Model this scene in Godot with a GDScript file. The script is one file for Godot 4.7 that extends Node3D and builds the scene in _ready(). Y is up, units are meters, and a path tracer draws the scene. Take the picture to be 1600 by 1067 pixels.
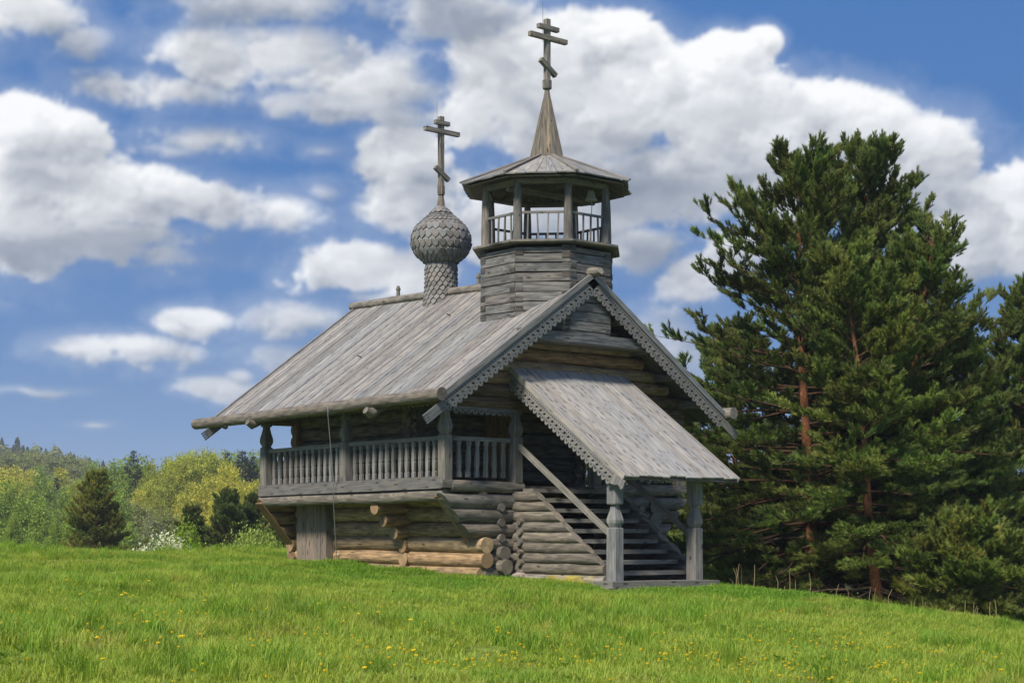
extends Node3D

# The chapel stands with its gable front in the plane z = 0 (+z towards the stairs), its axis on x = 0,
# y = 0 at the foot of the porch. The meadow falls gently from there towards the camera.
const CAM := Vector3(-24.177, 0.971, 27.030)
const HEADING := 39.87
var east := Vector3(cos(deg_to_rad(HEADING)), 0, sin(deg_to_rad(HEADING)))      # to the camera's side
var away := Vector3(sin(deg_to_rad(HEADING)), 0, -cos(deg_to_rad(HEADING)))     # from the camera to the chapel
var rng := RandomNumberGenerator.new()
var m := {}
var taken := {}


func _ready() -> void:
	rng.seed = 4711
	camera_and_light()
	make_materials()
	make_ground()
	make_chapel()
	make_small_things()
	make_pines()
	make_woods()
	make_grass()
	make_flowers()


func camera_and_light() -> void:
	var cam := Camera3D.new()
	cam.name = "camera"
	cam.projection = Camera3D.PROJECTION_FRUSTUM
	cam.near = 0.1
	cam.far = 9000.0
	cam.size = 0.1 * 1067.0 / 2612.0
	cam.frustum_offset = Vector2(0, 0.1 * 298.8 / 2612.0)
	cam.position = CAM
	cam.rotation_degrees.y = -HEADING
	add_child(cam)
	var sun := DirectionalLight3D.new()
	sun.name = "sun"
	sun.light_energy = 1.4
	sun.light_angular_distance = 11.0
	sun.light_color = Color(1.0, 0.95, 0.87)
	sun.shadow_enabled = true
	sun.sky_mode = DirectionalLight3D.SKY_MODE_LIGHT_ONLY
	add_child(sun)
	sun.look_at_from_position(Vector3(-0.66, 0.72, 0.25) * 10.0, Vector3.ZERO)
	var env := Environment.new()
	env.background_mode = Environment.BG_SKY
	env.tonemap_mode = Environment.TONE_MAPPER_LINEAR
	env.tonemap_exposure = 1.25
	env.sdfgi_enabled = true
	env.ssao_enabled = true
	env.ssil_enabled = true
	env.fog_enabled = true
	env.fog_density = 0.00030
	env.fog_light_color = Color(0.88, 0.93, 1.0)
	var sky := Sky.new()
	var pano := PanoramaSkyMaterial.new()
	pano.panorama = cloudy_sky()
	sky.sky_material = pano
	env.sky = sky
	var w := WorldEnvironment.new()
	w.name = "world"
	w.environment = env
	add_child(w)


# ---------------------------------------------------------------- sky
# Clouds by bearing from the heading and height above the horizon, in degrees: [bearing, height, half width, half height, softness, grey]
const CLOUDS := [[-16.2,13.0,1.97,1.32,0.1,0],[-14.8,12.7,1.54,1.21,0.1,0],[-15.8,11.1,3.95,2.08,0.15,0],[-12.9,11.1,3.29,1.32,0.2,0.1],[-10.4,10.9,1.75,0.99,0.3,0.1],[-15.2,9.7,5.26,0.99,0.4,0.5],[-17.0,10.4,2.63,2.19,0.1,0],[-15.0,9.3,5.26,0.57,0.45,1.1],[-13.4,9.8,3.73,0.66,0.5,0.8],[-16.2,16.7,2.41,1.21,0.5,0.25],[-14.4,16.0,1.32,0.55,0.8,0.6],[-10.2,15.5,2.63,1.21,0.5,0.15],[-7.2,15.8,4.17,1.54,0.5,0.15],[-11.9,14.5,3.29,0.77,0.6,0.2],[-4.4,15.0,2.85,1.54,0.5,0.2],[-7.6,17.3,5.70,0.88,0.7,0.75],[-2.2,17.3,3.73,1.10,0.7,0.7],[-5.7,14.3,3.95,0.77,0.7,0.3],[-10.2,13.0,2.63,0.66,0.7,0.35],[-11.7,12.6,1.32,0.39,0.9,0.4],[-6.6,12.7,1.54,0.44,0.9,0.4],[-7.8,10.8,1.97,0.88,0.6,0.25],[-6.6,11.4,1.10,0.55,0.9,0.4],[-3.9,12.5,1.97,1.54,0.2,0.05],[-3.5,11.1,2.41,1.54,0.35,0.2],[-5.2,8.9,2.41,1.10,0.25,0],[-6.6,8.7,1.32,0.83,0.3,0],[-3.3,8.7,1.97,1.21,0.4,0.1],[-4.4,7.9,2.63,0.31,0.7,0.6],[-0.7,15.0,2.41,2.41,0.3,0.1],[1.5,16.3,2.41,1.32,0.15,0],[3.5,16.4,1.97,1.10,0.12,0],[2.2,14.0,4.39,2.63,0.2,0.05],[4.6,15.0,2.63,1.75,0.12,0],[6.6,15.4,1.97,1.21,0.08,0],[8.5,16.1,0.75,0.66,0.1,0],[7.8,15.8,1.32,0.79,0.1,0],[7.0,15.7,1.32,0.99,0.1,0],[7.4,13.7,3.73,1.97,0.1,0],[10.0,13.8,2.41,1.32,0.1,0],[11.7,13.1,2.85,1.64,0.12,0],[13.8,12.6,2.19,1.43,0.2,0.05],[5.2,11.7,4.82,1.75,0.25,0.65],[2.2,13.1,2.41,0.88,0.4,0.55],[-3.9,11.5,1.54,0.77,0.4,0.6],[9.8,11.6,4.39,1.54,0.25,0.3],[13.4,11.0,2.41,1.32,0.3,0.4],[2.2,11.1,3.07,1.75,0.3,0.3],[4.4,9.6,2.41,0.88,0.5,0.55],[-0.4,10.9,2.63,1.97,0.4,0.3],[6.2,8.7,1.21,1.10,0.3,0.05],[7.2,9.3,1.54,1.10,0.3,0.2],[3.9,9.5,1.54,0.66,0.3,0.1],[16.8,10.4,1.75,1.64,0.08,0],[15.9,10.1,1.32,0.99,0.1,0],[17.0,9.4,2.63,1.10,0.2,0.2],[15.8,9.0,1.75,0.66,0.6,0.4],[-13.1,6.1,2.63,0.61,0.4,0.25],[-14.4,6.1,1.32,0.31,0.6,0.3],[-10.6,7.1,1.43,0.53,0.4,0.1],[-7.4,7.2,2.63,0.77,0.6,0.25],[-11.3,6.9,0.88,0.39,0.4,0.1],[-9.8,4.9,1.32,0.48,0.5,0.1],[-9.2,5.3,0.55,0.31,0.7,0.2],[-7.6,5.9,1.75,0.66,0.9,0.4],[-16.0,4.7,1.54,0.13,0.9,0.6],[-14.0,3.6,0.61,0.13,0.8,0.9],[5.7,6.4,1.54,1.32,0.9,0.4],[-5.2,5.9,2.63,0.66,1,0.5]]
var sky_big := FastNoiseLite.new()
var sky_fine := FastNoiseLite.new()


func cloudy_sky() -> ImageTexture:
	sky_big.seed = 7
	sky_big.noise_type = FastNoiseLite.TYPE_SIMPLEX_SMOOTH
	sky_big.fractal_type = FastNoiseLite.FRACTAL_FBM
	sky_big.fractal_octaves = 6
	sky_big.fractal_gain = 0.62
	sky_big.frequency = 0.24
	sky_fine.seed = 21
	sky_fine.noise_type = FastNoiseLite.TYPE_CELLULAR
	sky_fine.cellular_return_type = FastNoiseLite.RETURN_DISTANCE
	sky_fine.fractal_type = FastNoiseLite.FRACTAL_FBM
	sky_fine.fractal_octaves = 4
	sky_fine.frequency = 0.7
	var wide := 4096
	var im := sky_patch(0, 0, 720, 360, 0.5)
	im.resize(wide, wide / 2, Image.INTERPOLATE_BILINEAR)
	var step := 360.0 / wide
	var x0 := int((HEADING - 25.0) / step)
	var y0 := int((90.0 - 27.0) / step)
	var near := sky_patch(x0, y0, int(50.0 / step), int(28.0 / step), step)
	im.blit_rect(near, Rect2i(0, 0, near.get_width(), near.get_height()), Vector2i(x0, y0))
	return ImageTexture.create_from_image(im)


func sky_patch(x0: int, y0: int, w: int, h: int, step: float) -> Image:
	var dens := PackedFloat32Array()
	var soft := PackedFloat32Array()
	var grey := PackedFloat32Array()
	dens.resize(w * h)
	soft.resize(w * h)
	grey.resize(w * h)
	var tone := PackedFloat32Array()
	tone.resize(w * h)
	var broad := FastNoiseLite.new()
	broad.seed = 31
	broad.frequency = 0.33
	broad.fractal_octaves = 3
	for j in h:
		var e := 90.0 - (y0 + j + 0.5) * step
		if e < -1.0:
			for i in w:
				dens[j * w + i] = -1.0
			continue
		for i in w:
			var a := wrapf((x0 + i + 0.5) * step - HEADING, -180.0, 180.0)
			var ca := cos(deg_to_rad(e))
			var nx := sin(deg_to_rad(a)) * ca * 57.3
			var nz := cos(deg_to_rad(a)) * ca * 57.3
			var wob := sky_big.get_noise_3d(nx, e * 1.25, nz)
			var puff := 0.42 - (sky_fine.get_noise_3d(nx + 4.0 * wob, e * 1.15 - 3.0 * wob, nz) + 1.0)
			var inside := clampf(1.0 - maxf(absf(a) - 19.0, e - 19.5) / 4.0, 0.0, 1.0)
			# the open sky beyond the named clouds: the same kind of broken cumulus
			var best := -0.12 + 1.25 * sky_big.get_noise_3d(nx * 0.33 + 90.0, e * 0.5, nz * 0.33)
			var s := 0.3
			var g := 0.3
			if inside > 0.0:
				var b := -2.0
				var sw := 0.0001
				var ss := 0.0
				var gg := 0.0
				for c in CLOUDS:
					var dx: float = (a - c[0] + 0.5 * wob) / c[2]
					if dx > 2.4 or dx < -2.4:
						continue
					var dy: float = (e - c[1] + 0.35 * wob) / c[3]
					if dy > 2.4 or dy < -2.4:
						continue
					var q := 1.0 - sqrt(dx * dx + dy * dy)
					b = maxf(b, q * (1.0 - 0.35 * c[4]))
					var k := exp(q * 5.0)
					sw += k
					ss += k * c[4]
					gg += k * c[5]
				s = lerpf(s, ss / sw, inside)
				g = lerpf(g, gg / sw, inside)
				best = lerpf(best, maxf(b, -1.3), inside)
			var f := best + lerpf(0.50, 0.85, s) * wob + lerpf(0.46, 0.14, s) * puff + 0.07
			dens[j * w + i] = f
			soft[j * w + i] = s
			grey[j * w + i] = g
			tone[j * w + i] = broad.get_noise_3d(nx + 2.0 * wob, e * 1.4, nz)
	var px := PackedFloat32Array()
	px.resize(w * h * 3)
	var reach := 0.42 / step
	for j in h:
		var e := 90.0 - (y0 + j + 0.5) * step
		var up := clampf(e / 60.0, 0.0, 1.0)
		var low := exp(-maxf(e, 0.0) / 5.5)
		var blue := Vector3(0.050, 0.162, 0.41).lerp(Vector3(0.030, 0.11, 0.33), up)
		blue = blue.lerp(Vector3(0.27, 0.385, 0.55), low * 0.92)
		for i in w:
			var at := j * w + i
			var f := dens[at]
			var s := soft[at]
			var alpha := smoothstep(-0.03, lerpf(0.10, 0.95, s), f)
			alpha *= lerpf(1.0, 0.80, smoothstep(0.45, 1.0, s))
			# thin veil round the denser clouds
			alpha = maxf(alpha, 0.17 * smoothstep(-0.5, 0.2, f))
			var c := blue
			if alpha > 0.0:
				var over := 0.0
				for k in 5:
					var jj := j - int(reach * (0.5 + k * 1.1))
					var ii := i - int(reach * (0.3 + k * 0.55))
					if jj >= 0 and ii >= 0:
						over += clampf(dens[jj * w + ii] + 0.05, 0.0, 0.6)
				var lit := exp(-over * 0.7)
				var edge := 0.0
				var j2 := j - int(reach * 0.45)
				var i2 := i - int(reach * 0.35)
				if j2 >= 0 and i2 >= 0:
					edge = clampf((f - dens[j2 * w + i2]) * 0.9, -0.3, 0.3)
				var v := clampf(0.44 + 0.70 * lit + edge * (0.75 - 0.4 * s) - 0.75 * grey[at] + 0.47 * tone[at], 0.08 + 0.25 * (tone[at] + 0.3), 1.0)
				var white := Vector3(0.215, 0.25, 0.31).lerp(Vector3(0.83, 0.835, 0.84), v)
				c = blue.lerp(white, alpha * (1.0 - 0.45 * low))
			px[at * 3] = c.x
			px[at * 3 + 1] = c.y
			px[at * 3 + 2] = c.z
	return Image.create_from_data(w, h, false, Image.FORMAT_RGBF, px.to_byte_array())


# ---------------------------------------------------------------- mesh helper
class Shape:
	var v := PackedVector3Array()
	var n := PackedVector3Array()
	var t := PackedVector2Array()
	var c := PackedColorArray()
	var i := PackedInt32Array()
	var col := Color.WHITE
	var shift := Vector2.ZERO   # where on the grain this piece was cut from

	func tri(a: Vector3, b: Vector3, d: Vector3, ua := Vector2.ZERO, ub := Vector2.ZERO, ud := Vector2.ZERO) -> void:
		var k := v.size()
		var nn := (b - a).cross(d - a).normalized()
		v.append_array([a, b, d])
		n.append_array([nn, nn, nn])
		t.append_array([ua + shift, ub + shift, ud + shift])
		c.append_array([col, col, col])
		i.append_array([k, k + 2, k + 1])

	func quad(a: Vector3, b: Vector3, d: Vector3, e: Vector3, ua := Vector2(0, 0), ub := Vector2(1, 0), ud := Vector2(1, 1), ue := Vector2(0, 1)) -> void:
		var k := v.size()
		var nn := (d - a).cross(e - b).normalized()
		v.append_array([a, b, d, e])
		n.append_array([nn, nn, nn, nn])
		t.append_array([ua + shift, ub + shift, ud + shift, ue + shift])
		c.append_array([col, col, col, col])
		i.append_array([k, k + 2, k + 1, k, k + 3, k + 2])

	# A board: its face a-b-d-e (grain from a to b), thickened against the side that «out» points to.
	func slab(a: Vector3, b: Vector3, d: Vector3, e: Vector3, thick: float, out: Vector3) -> void:
		var nn := (d - a).cross(e - b).normalized()
		if nn.dot(out) < 0.0:
			var s := b
			b = e
			e = s
			nn = -nn
			_slab(a, b, d, e, nn * thick, true)
		else:
			_slab(a, b, d, e, nn * thick, false)

	func _slab(a: Vector3, b: Vector3, d: Vector3, e: Vector3, dn: Vector3, swapped: bool) -> void:
		var l := a.distance_to(e) if swapped else a.distance_to(b)
		var w := a.distance_to(b) if swapped else a.distance_to(e)
		l *= 0.5
		var u := [Vector2(0, 0), Vector2(0, w), Vector2(l, w), Vector2(l, 0)] if swapped else [Vector2(0, 0), Vector2(l, 0), Vector2(l, w), Vector2(0, w)]
		quad(a, b, d, e, u[0], u[1], u[2], u[3])
		quad(e - dn, d - dn, b - dn, a - dn, u[3], u[2], u[1], u[0])
		var p := [a, b, d, e]
		for k in 4:
			var p0: Vector3 = p[k]
			var p1: Vector3 = p[(k + 1) % 4]
			var len := p0.distance_to(p1) * 0.5
			quad(p0 - dn, p1 - dn, p1, p0, Vector2(0, 0), Vector2(len, 0), Vector2(len, dn.length()), Vector2(0, dn.length()))

	# A beam: x is along the grain.
	func box(xf: Transform3D, size: Vector3) -> void:
		var h := size * 0.5
		var p := []
		for z in [-1, 1]:
			for y in [-1, 1]:
				for x in [-1, 1]:
					p.append(xf * Vector3(x * h.x, y * h.y, z * h.z))
		var l := size.x * 0.5
		for f in [[4, 5, 7, 6, l, size.y], [1, 0, 2, 3, l, size.y], [6, 7, 3, 2, l, size.z], [0, 1, 5, 4, l, size.z], [5, 1, 3, 7, size.z, size.y], [0, 4, 6, 2, size.z, size.y]]:
			quad(p[f[0]], p[f[1]], p[f[2]], p[f[3]], Vector2(0, 0), Vector2(f[4], 0), Vector2(f[4], f[5]), Vector2(0, f[5]))

	# A round bar through points; cut0 / cut1 slant its ends (metres along the bar per metre of height).
	func tube(pts: Array, rad: Array, sides: int, caps := true, cut0 := 0.0, cut1 := 0.0, squash := Vector2.ONE, rough := 0.0, rs: RandomNumberGenerator = null) -> void:
		var k0 := v.size()
		var cnt := pts.size()
		var along := 0.0
		var side := Vector3.ZERO
		for q in cnt:
			var dir: Vector3 = (pts[mini(q + 1, cnt - 1)] - pts[maxi(q - 1, 0)]).normalized()
			if q == 0:
				side = dir.cross(Vector3.UP)
				if side.length() < 0.2:
					side = dir.cross(Vector3.RIGHT)
			side = (side - dir * side.dot(dir)).normalized()
			var up := side.cross(dir).normalized()
			if q > 0:
				along += pts[q].distance_to(pts[q - 1])
			for s in sides + 1:
				var a := TAU * s / sides
				var r: float = rad[q]
				if rough > 0.0 and rs:
					r *= 1.0 + rough * sin(a * 2.0 + q * 1.7 + k0) + rough * 0.6 * sin(a * 3.0 - q * 0.9)
				var o: Vector3 = side * cos(a) * r * squash.x + up * sin(a) * r * squash.y
				var p: Vector3 = pts[q] + o
				if q == 0 and cut0 != 0.0:
					p += dir * cut0 * o.y
				if q == cnt - 1 and cut1 != 0.0:
					p += dir * cut1 * o.y
				v.append(p)
				n.append((side * cos(a) / squash.x + up * sin(a) / squash.y).normalized())
				t.append(Vector2(along * 0.5, float(s) / sides * TAU * rad[0]) + shift)
				c.append(col)
		for q in cnt - 1:
			for s in sides:
				var a := k0 + q * (sides + 1) + s
				var b := a + sides + 1
				i.append_array([a, b + 1, b, a, a + 1, b + 1])
		if caps:
			for end in 2:
				var q := 0 if end == 0 else cnt - 1
				var first := k0 + q * (sides + 1)
				var mid := Vector3.ZERO
				for s in sides:
					mid += v[first + s] / sides
				for s in sides:
					var pa := v[first + s]
					var pb := v[first + s + 1]
					var ua := Vector2(0.02 * cos(s), 0.02 * sin(s))
					if end == 0:
						tri(mid, pb, pa, Vector2.ZERO, ua, ua)
					else:
						tri(mid, pa, pb, Vector2.ZERO, ua, ua)

	# Turned or squared piece about the y axis: rows of [height, half width]; sides 4 gives a square post, 8 a chamfered one.
	func turned(rows: Array, sides: int, xf := Transform3D.IDENTITY, flat := false, chamfer := 0.0) -> void:
		var ring := func(r: float, y: float) -> Array:
			var out := []
			if chamfer > 0.0:
				for s in 4:
					for e in [-1, 1]:
						var a := PI / 2 * s
						var b := Vector3(r, y, e * r * (1.0 - chamfer))
						out.append(xf * b.rotated(Vector3.UP, -a))
			else:
				for s in sides:
					var a := TAU * (s + 0.5) / sides
					var rr := r / cos(PI / sides) if flat else r
					out.append(xf * Vector3(cos(a) * rr, y, sin(a) * rr))
			return out
		for q in rows.size() - 1:
			var lo: Array = ring.call(rows[q][1], rows[q][0])
			var hi: Array = ring.call(rows[q + 1][1], rows[q + 1][0])
			var cnt := lo.size()
			for s in cnt:
				var s2 := (s + 1) % cnt
				var y0: float = rows[q][0] * 0.5
				var y1: float = rows[q + 1][0] * 0.5
				var w0: float = s * 0.11
				quad(lo[s2], lo[s], hi[s], hi[s2], Vector2(y0, w0 + 0.1), Vector2(y0, w0), Vector2(y1, w0), Vector2(y1, w0 + 0.1))
		for end in 2:
			var row: Array = rows[0] if end == 0 else rows[rows.size() - 1]
			if row[1] < 0.004:
				continue
			var r: Array = ring.call(row[1], row[0])
			var mid: Vector3 = xf * Vector3(0, row[0], 0)
			for s in r.size():
				var s2 := (s + 1) % r.size()
				if end == 0:
					tri(mid, r[s], r[s2])
				else:
					tri(mid, r[s2], r[s])

	# A flat shape sawn from a board: outline in x and y, thickness along z.
	func sawn(outline: PackedVector2Array, thick: float, xf := Transform3D.IDENTITY) -> void:
		if Geometry2D.is_polygon_clockwise(outline):
			outline.reverse()
		var ids := Geometry2D.triangulate_polygon(outline)
		var h := thick * 0.5
		for q in range(0, ids.size(), 3):
			var a := outline[ids[q]]
			var b := outline[ids[q + 1]]
			var d := outline[ids[q + 2]]
			if (b - a).cross(d - a) < 0.0:
				var s := b
				b = d
				d = s
			var ua := Vector2(a.y * 0.5, a.x)
			var ub := Vector2(b.y * 0.5, b.x)
			var ud := Vector2(d.y * 0.5, d.x)
			tri(xf * Vector3(a.x, a.y, h), xf * Vector3(b.x, b.y, h), xf * Vector3(d.x, d.y, h), ua, ub, ud)
			tri(xf * Vector3(a.x, a.y, -h), xf * Vector3(d.x, d.y, -h), xf * Vector3(b.x, b.y, -h), ua, ud, ub)
		for q in outline.size():
			var a := outline[q]
			var b := outline[(q + 1) % outline.size()]
			quad(xf * Vector3(a.x, a.y, -h), xf * Vector3(b.x, b.y, -h), xf * Vector3(b.x, b.y, h), xf * Vector3(a.x, a.y, h), Vector2(a.y * 0.5, 0), Vector2(b.y * 0.5, 0), Vector2(b.y * 0.5, thick), Vector2(a.y * 0.5, thick))

	# A board cell with a hole: both outlines run the same way round, counter-clockwise, with as many points.
	func pierced(outer: PackedVector2Array, hole: PackedVector2Array, thick: float, xf: Transform3D, rim_from := 0, rim_to := -1) -> void:
		var h := thick * 0.5
		var cnt := outer.size()
		for q in cnt:
			var q2 := (q + 1) % cnt
			var a := outer[q]
			var b := outer[q2]
			var d := hole[q2]
			var e := hole[q]
			quad(xf * Vector3(a.x, a.y, h), xf * Vector3(b.x, b.y, h), xf * Vector3(d.x, d.y, h), xf * Vector3(e.x, e.y, h), Vector2(a.x * .5, a.y), Vector2(b.x * .5, b.y), Vector2(d.x * .5, d.y), Vector2(e.x * .5, e.y))
			quad(xf * Vector3(e.x, e.y, -h), xf * Vector3(d.x, d.y, -h), xf * Vector3(b.x, b.y, -h), xf * Vector3(a.x, a.y, -h), Vector2(e.x * .5, e.y), Vector2(d.x * .5, d.y), Vector2(b.x * .5, b.y), Vector2(a.x * .5, a.y))
			quad(xf * Vector3(e.x, e.y, h), xf * Vector3(d.x, d.y, h), xf * Vector3(d.x, d.y, -h), xf * Vector3(e.x, e.y, -h))
			if q >= rim_from and q <= rim_to:
				quad(xf * Vector3(a.x, a.y, -h), xf * Vector3(b.x, b.y, -h), xf * Vector3(b.x, b.y, h), xf * Vector3(a.x, a.y, h))

	func mesh(material: Material) -> ArrayMesh:
		var arr := []
		arr.resize(Mesh.ARRAY_MAX)
		arr[Mesh.ARRAY_VERTEX] = v
		arr[Mesh.ARRAY_NORMAL] = n
		arr[Mesh.ARRAY_TEX_UV] = t
		arr[Mesh.ARRAY_COLOR] = c
		arr[Mesh.ARRAY_INDEX] = i
		var out := ArrayMesh.new()
		out.add_surface_from_arrays(Mesh.PRIMITIVE_TRIANGLES, arr)
		out.surface_set_material(0, material)
		return out


func put(called: String, st: Shape, mat: Material, parent: Node3D) -> MeshInstance3D:
	return put_mesh(called, st.mesh(mat), parent)


func put_mesh(called: String, me: Mesh, parent: Node3D, xf := Transform3D.IDENTITY) -> MeshInstance3D:
	var o := MeshInstance3D.new()
	o.mesh = me
	o.name = called
	o.transform = xf
	parent.add_child(o, true)
	return o


func group_part(called: String, parent: Node3D) -> Node3D:
	var o := Node3D.new()
	o.name = called
	parent.add_child(o, true)
	return o


func numbered(called: String) -> String:
	if not taken.has(called):
		taken[called] = 0
		return called
	taken[called] += 1
	return "%s_%03d" % [called, taken[called]]


func thing(called: String, label: String, category: String, at := Vector3.ZERO, turn := 0.0, group := "") -> Node3D:
	var o := Node3D.new()
	o.name = numbered(called)
	o.position = at
	o.rotation.y = turn
	add_child(o)
	tag(o, label, category, group)
	return o


func tag(o: Node3D, label: String, category: String, group := "", kind := "") -> void:
	o.set_meta("label", label)
	o.set_meta("category", category)
	if group:
		o.set_meta("group", group)
	if kind:
		o.set_meta("kind", kind)


func scatter(called: String, me: Mesh, places: Array, tints: Array, parent: Node3D) -> MultiMeshInstance3D:
	var mm := MultiMesh.new()
	mm.transform_format = MultiMesh.TRANSFORM_3D
	mm.use_colors = true
	mm.mesh = me
	mm.instance_count = places.size()
	for k in places.size():
		mm.set_instance_transform(k, places[k])
		mm.set_instance_color(k, tints[k])
	var o := MultiMeshInstance3D.new()
	o.multimesh = mm
	o.name = called
	parent.add_child(o, true)
	return o


func from_photo(px: float, py: float, dist: float) -> Vector3:
	return CAM + away * dist + east * ((px - 800.0) / 2612.0 * dist) + Vector3.UP * ((832.3 - py) / 2612.0 * dist)


# ---------------------------------------------------------------- materials
func grain_image(sd: int, crack: float, knots: int, patch: float) -> Image:
	var f := FastNoiseLite.new()
	f.noise_type = FastNoiseLite.TYPE_SIMPLEX
	f.fractal_octaves = 3
	var layers := []
	for spec in [[10, 256, 0.07], [14, 512, 0.12], [7, 512, 0.16], [64, 160, 0.05]]:
		f.seed = sd
		sd += 11
		f.frequency = spec[2]
		var im := f.get_seamless_image(spec[0], spec[1])
		im.convert(Image.FORMAT_L8)
		im.resize(512, 512, Image.INTERPOLATE_BILINEAR)
		layers.append(im.get_data())
	var r := RandomNumberGenerator.new()
	r.seed = sd
	var dark := PackedFloat32Array()
	dark.resize(512 * 512)
	for k in knots:
		var cx := r.randi_range(0, 511)
		var cy := r.randi_range(0, 511)
		var lx := r.randf_range(9.0, 20.0)
		var ly := r.randf_range(6.0, 12.0)
		for y in range(-int(ly * 1.5), int(ly * 1.5)):
			for x in range(-int(lx * 2.2), int(lx * 2.2)):
				var q := sqrt(pow(x / lx, 2) + pow(y / ly, 2))
				var at := posmod(cy + y, 512) * 512 + posmod(cx + x, 512)
				dark[at] = maxf(dark[at], clampf(1.25 - q, 0.0, 1.0) * (0.75 + 0.25 * sin(q * 16.0)))
	var px := PackedByteArray()
	px.resize(512 * 512 * 3)
	for at in 512 * 512:
		var a: float = layers[0][at] / 255.0
		var b: float = layers[1][at] / 255.0
		var cr: float = layers[2][at] / 255.0
		var p: float = layers[3][at] / 255.0
		var val := 0.82 + 0.17 * (a - 0.5) + 0.16 * (b - 0.5) + patch * (p - 0.5)
		if cr < crack:
			val *= 0.42 + 0.5 * cr / crack
		val *= 1.0 - 0.6 * dark[at]
		var warm := clampf((p - 0.55) * 2.0 + dark[at] * 0.5, 0.0, 1.0) * 0.06
		px[at * 3] = int(clampf(val * (1.0 + warm * 0.5), 0.03, 1.0) * 255)
		px[at * 3 + 1] = int(clampf(val, 0.03, 1.0) * 255)
		px[at * 3 + 2] = int(clampf(val * (1.0 - warm), 0.03, 1.0) * 255)
	return Image.create_from_data(512, 512, false, Image.FORMAT_RGB8, px)


func wood(im: Image, relief: float) -> StandardMaterial3D:
	var o := StandardMaterial3D.new()
	var tex := ImageTexture.create_from_image(im)
	o.albedo_texture = tex
	o.vertex_color_use_as_albedo = true
	o.roughness = 0.86
	o.metallic_specular = 0.35
	o.heightmap_enabled = true
	o.heightmap_texture = tex
	o.heightmap_scale = relief
	return o


func plain(c: Color, rough := 0.8, backlight := Color.BLACK) -> StandardMaterial3D:
	var o := StandardMaterial3D.new()
	o.albedo_color = c.linear_to_srgb()
	o.vertex_color_use_as_albedo = true
	o.roughness = rough
	if backlight != Color.BLACK:
		o.backlight_enabled = true
		o.backlight = backlight.linear_to_srgb()
	return o


func make_materials() -> void:
	m.plank = wood(grain_image(100, 0.13, 30, 0.16), 0.7)
	m.log = wood(grain_image(300, 0.14, 8, 0.34), 1.0)
	m.trim = wood(grain_image(500, 0.10, 6, 0.2), 0.4)
	m.iron = plain(Color(0.05, 0.045, 0.04), 0.6)
	m.bronze = plain(Color(0.46, 0.45, 0.42), 0.55)
	m.bronze.metallic = 0.2
	m.cable = plain(Color(0.36, 0.40, 0.43), 0.5)
	m.stone = plain(Color(0.34, 0.29, 0.26), 0.9)
	m.bark = bark_material()
	m.needle = plain(Color(1, 1, 1), 0.6, Color(0.5, 0.55, 0.25))
	m.leaf = plain(Color(1, 1, 1), 0.65, Color(0.7, 0.75, 0.35))
	m.grass = plain(Color(1, 1, 1), 0.6, Color(0.8, 0.85, 0.4))
	m.petal = plain(Color(0.9, 0.70, 0.02), 0.7, Color(0.5, 0.42, 0.02))
	m.stalk = plain(Color(0.13, 0.20, 0.05), 0.7)
	m.stalk_dry = plain(Color(1, 1, 1), 0.8)


func bark_material() -> StandardMaterial3D:
	var o := StandardMaterial3D.new()
	var f := NoiseTexture2D.new()
	f.width = 256
	f.height = 256
	f.seamless = true
	var fn := FastNoiseLite.new()
	fn.noise_type = FastNoiseLite.TYPE_CELLULAR
	fn.frequency = 0.05
	fn.seed = 3
	f.noise = fn
	var ramp := Gradient.new()
	ramp.set_color(0, Color(0.45, 0.42, 0.40))
	ramp.set_color(1, Color(1, 1, 1))
	f.color_ramp = ramp
	o.albedo_texture = f
	o.uv1_scale = Vector3(1.6, 1.6, 1)
	o.vertex_color_use_as_albedo = true
	o.roughness = 0.95
	o.heightmap_enabled = true
	o.heightmap_texture = f
	o.heightmap_scale = 2.0
	return o


# ---------------------------------------------------------------- the ground
var lumps := FastNoiseLite.new()


func height(x: float, z: float) -> float:
	var rel := Vector3(x - CAM.x, 0, z - CAM.z)
	return height_at(rel.dot(east), rel.dot(away)) + CAM.y


func height_at(r: float, d: float) -> float:
	var near := -1.74 + 0.022 * clampf(d, -40.0, 60.0) - 0.035 * (clampf(r, -5.5, 20.0) + 0.15 * clampf(r + 5.5, -20.0, 0.0)) - 0.0155 * pow(clampf(r - 4.0, 0.0, 12.0), 2)
	var east_side := smoothstep(-1.0, 7.0, r)
	var edge := lerpf(43.5, 33.0, east_side)
	near -= lerpf(0.009, 0.012, east_side) * pow(clampf(d - edge, 0.0, 24.0), 2)
	near -= 0.06 * maxf(d - edge - 24.0, 0.0) * smoothstep(0.0, 60.0, d - edge)
	near += 0.035 * lumps.get_noise_2d(r * 3.4, d * 3.4) + 0.10 * lumps.get_noise_2d(r * 1.6, d * 1.6)
	var k := r / maxf(d, 30.0)
	var far := -9.0 + 4.0 * lumps.get_noise_2d(r * 0.08, d * 0.08)
	# the low rise of pasture beside the wood, the wooded slopes and the hill beyond them
	far = lerpf(far, -0.95, exp(-pow((r + 38.5) / 5.5, 2) - pow((d - 113.0) / 22.0, 2)))
	far += 9.0 * smoothstep(230.0, 520.0, d)
	far += 30.0 * exp(-pow((k + 0.305) / 0.075, 2)) * smoothstep(520.0, 980.0, d) + 6.0 * smoothstep(560.0, 1300.0, d)
	return lerpf(maxf(near, -14.0), far, smoothstep(60.0, 95.0, d))


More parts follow.
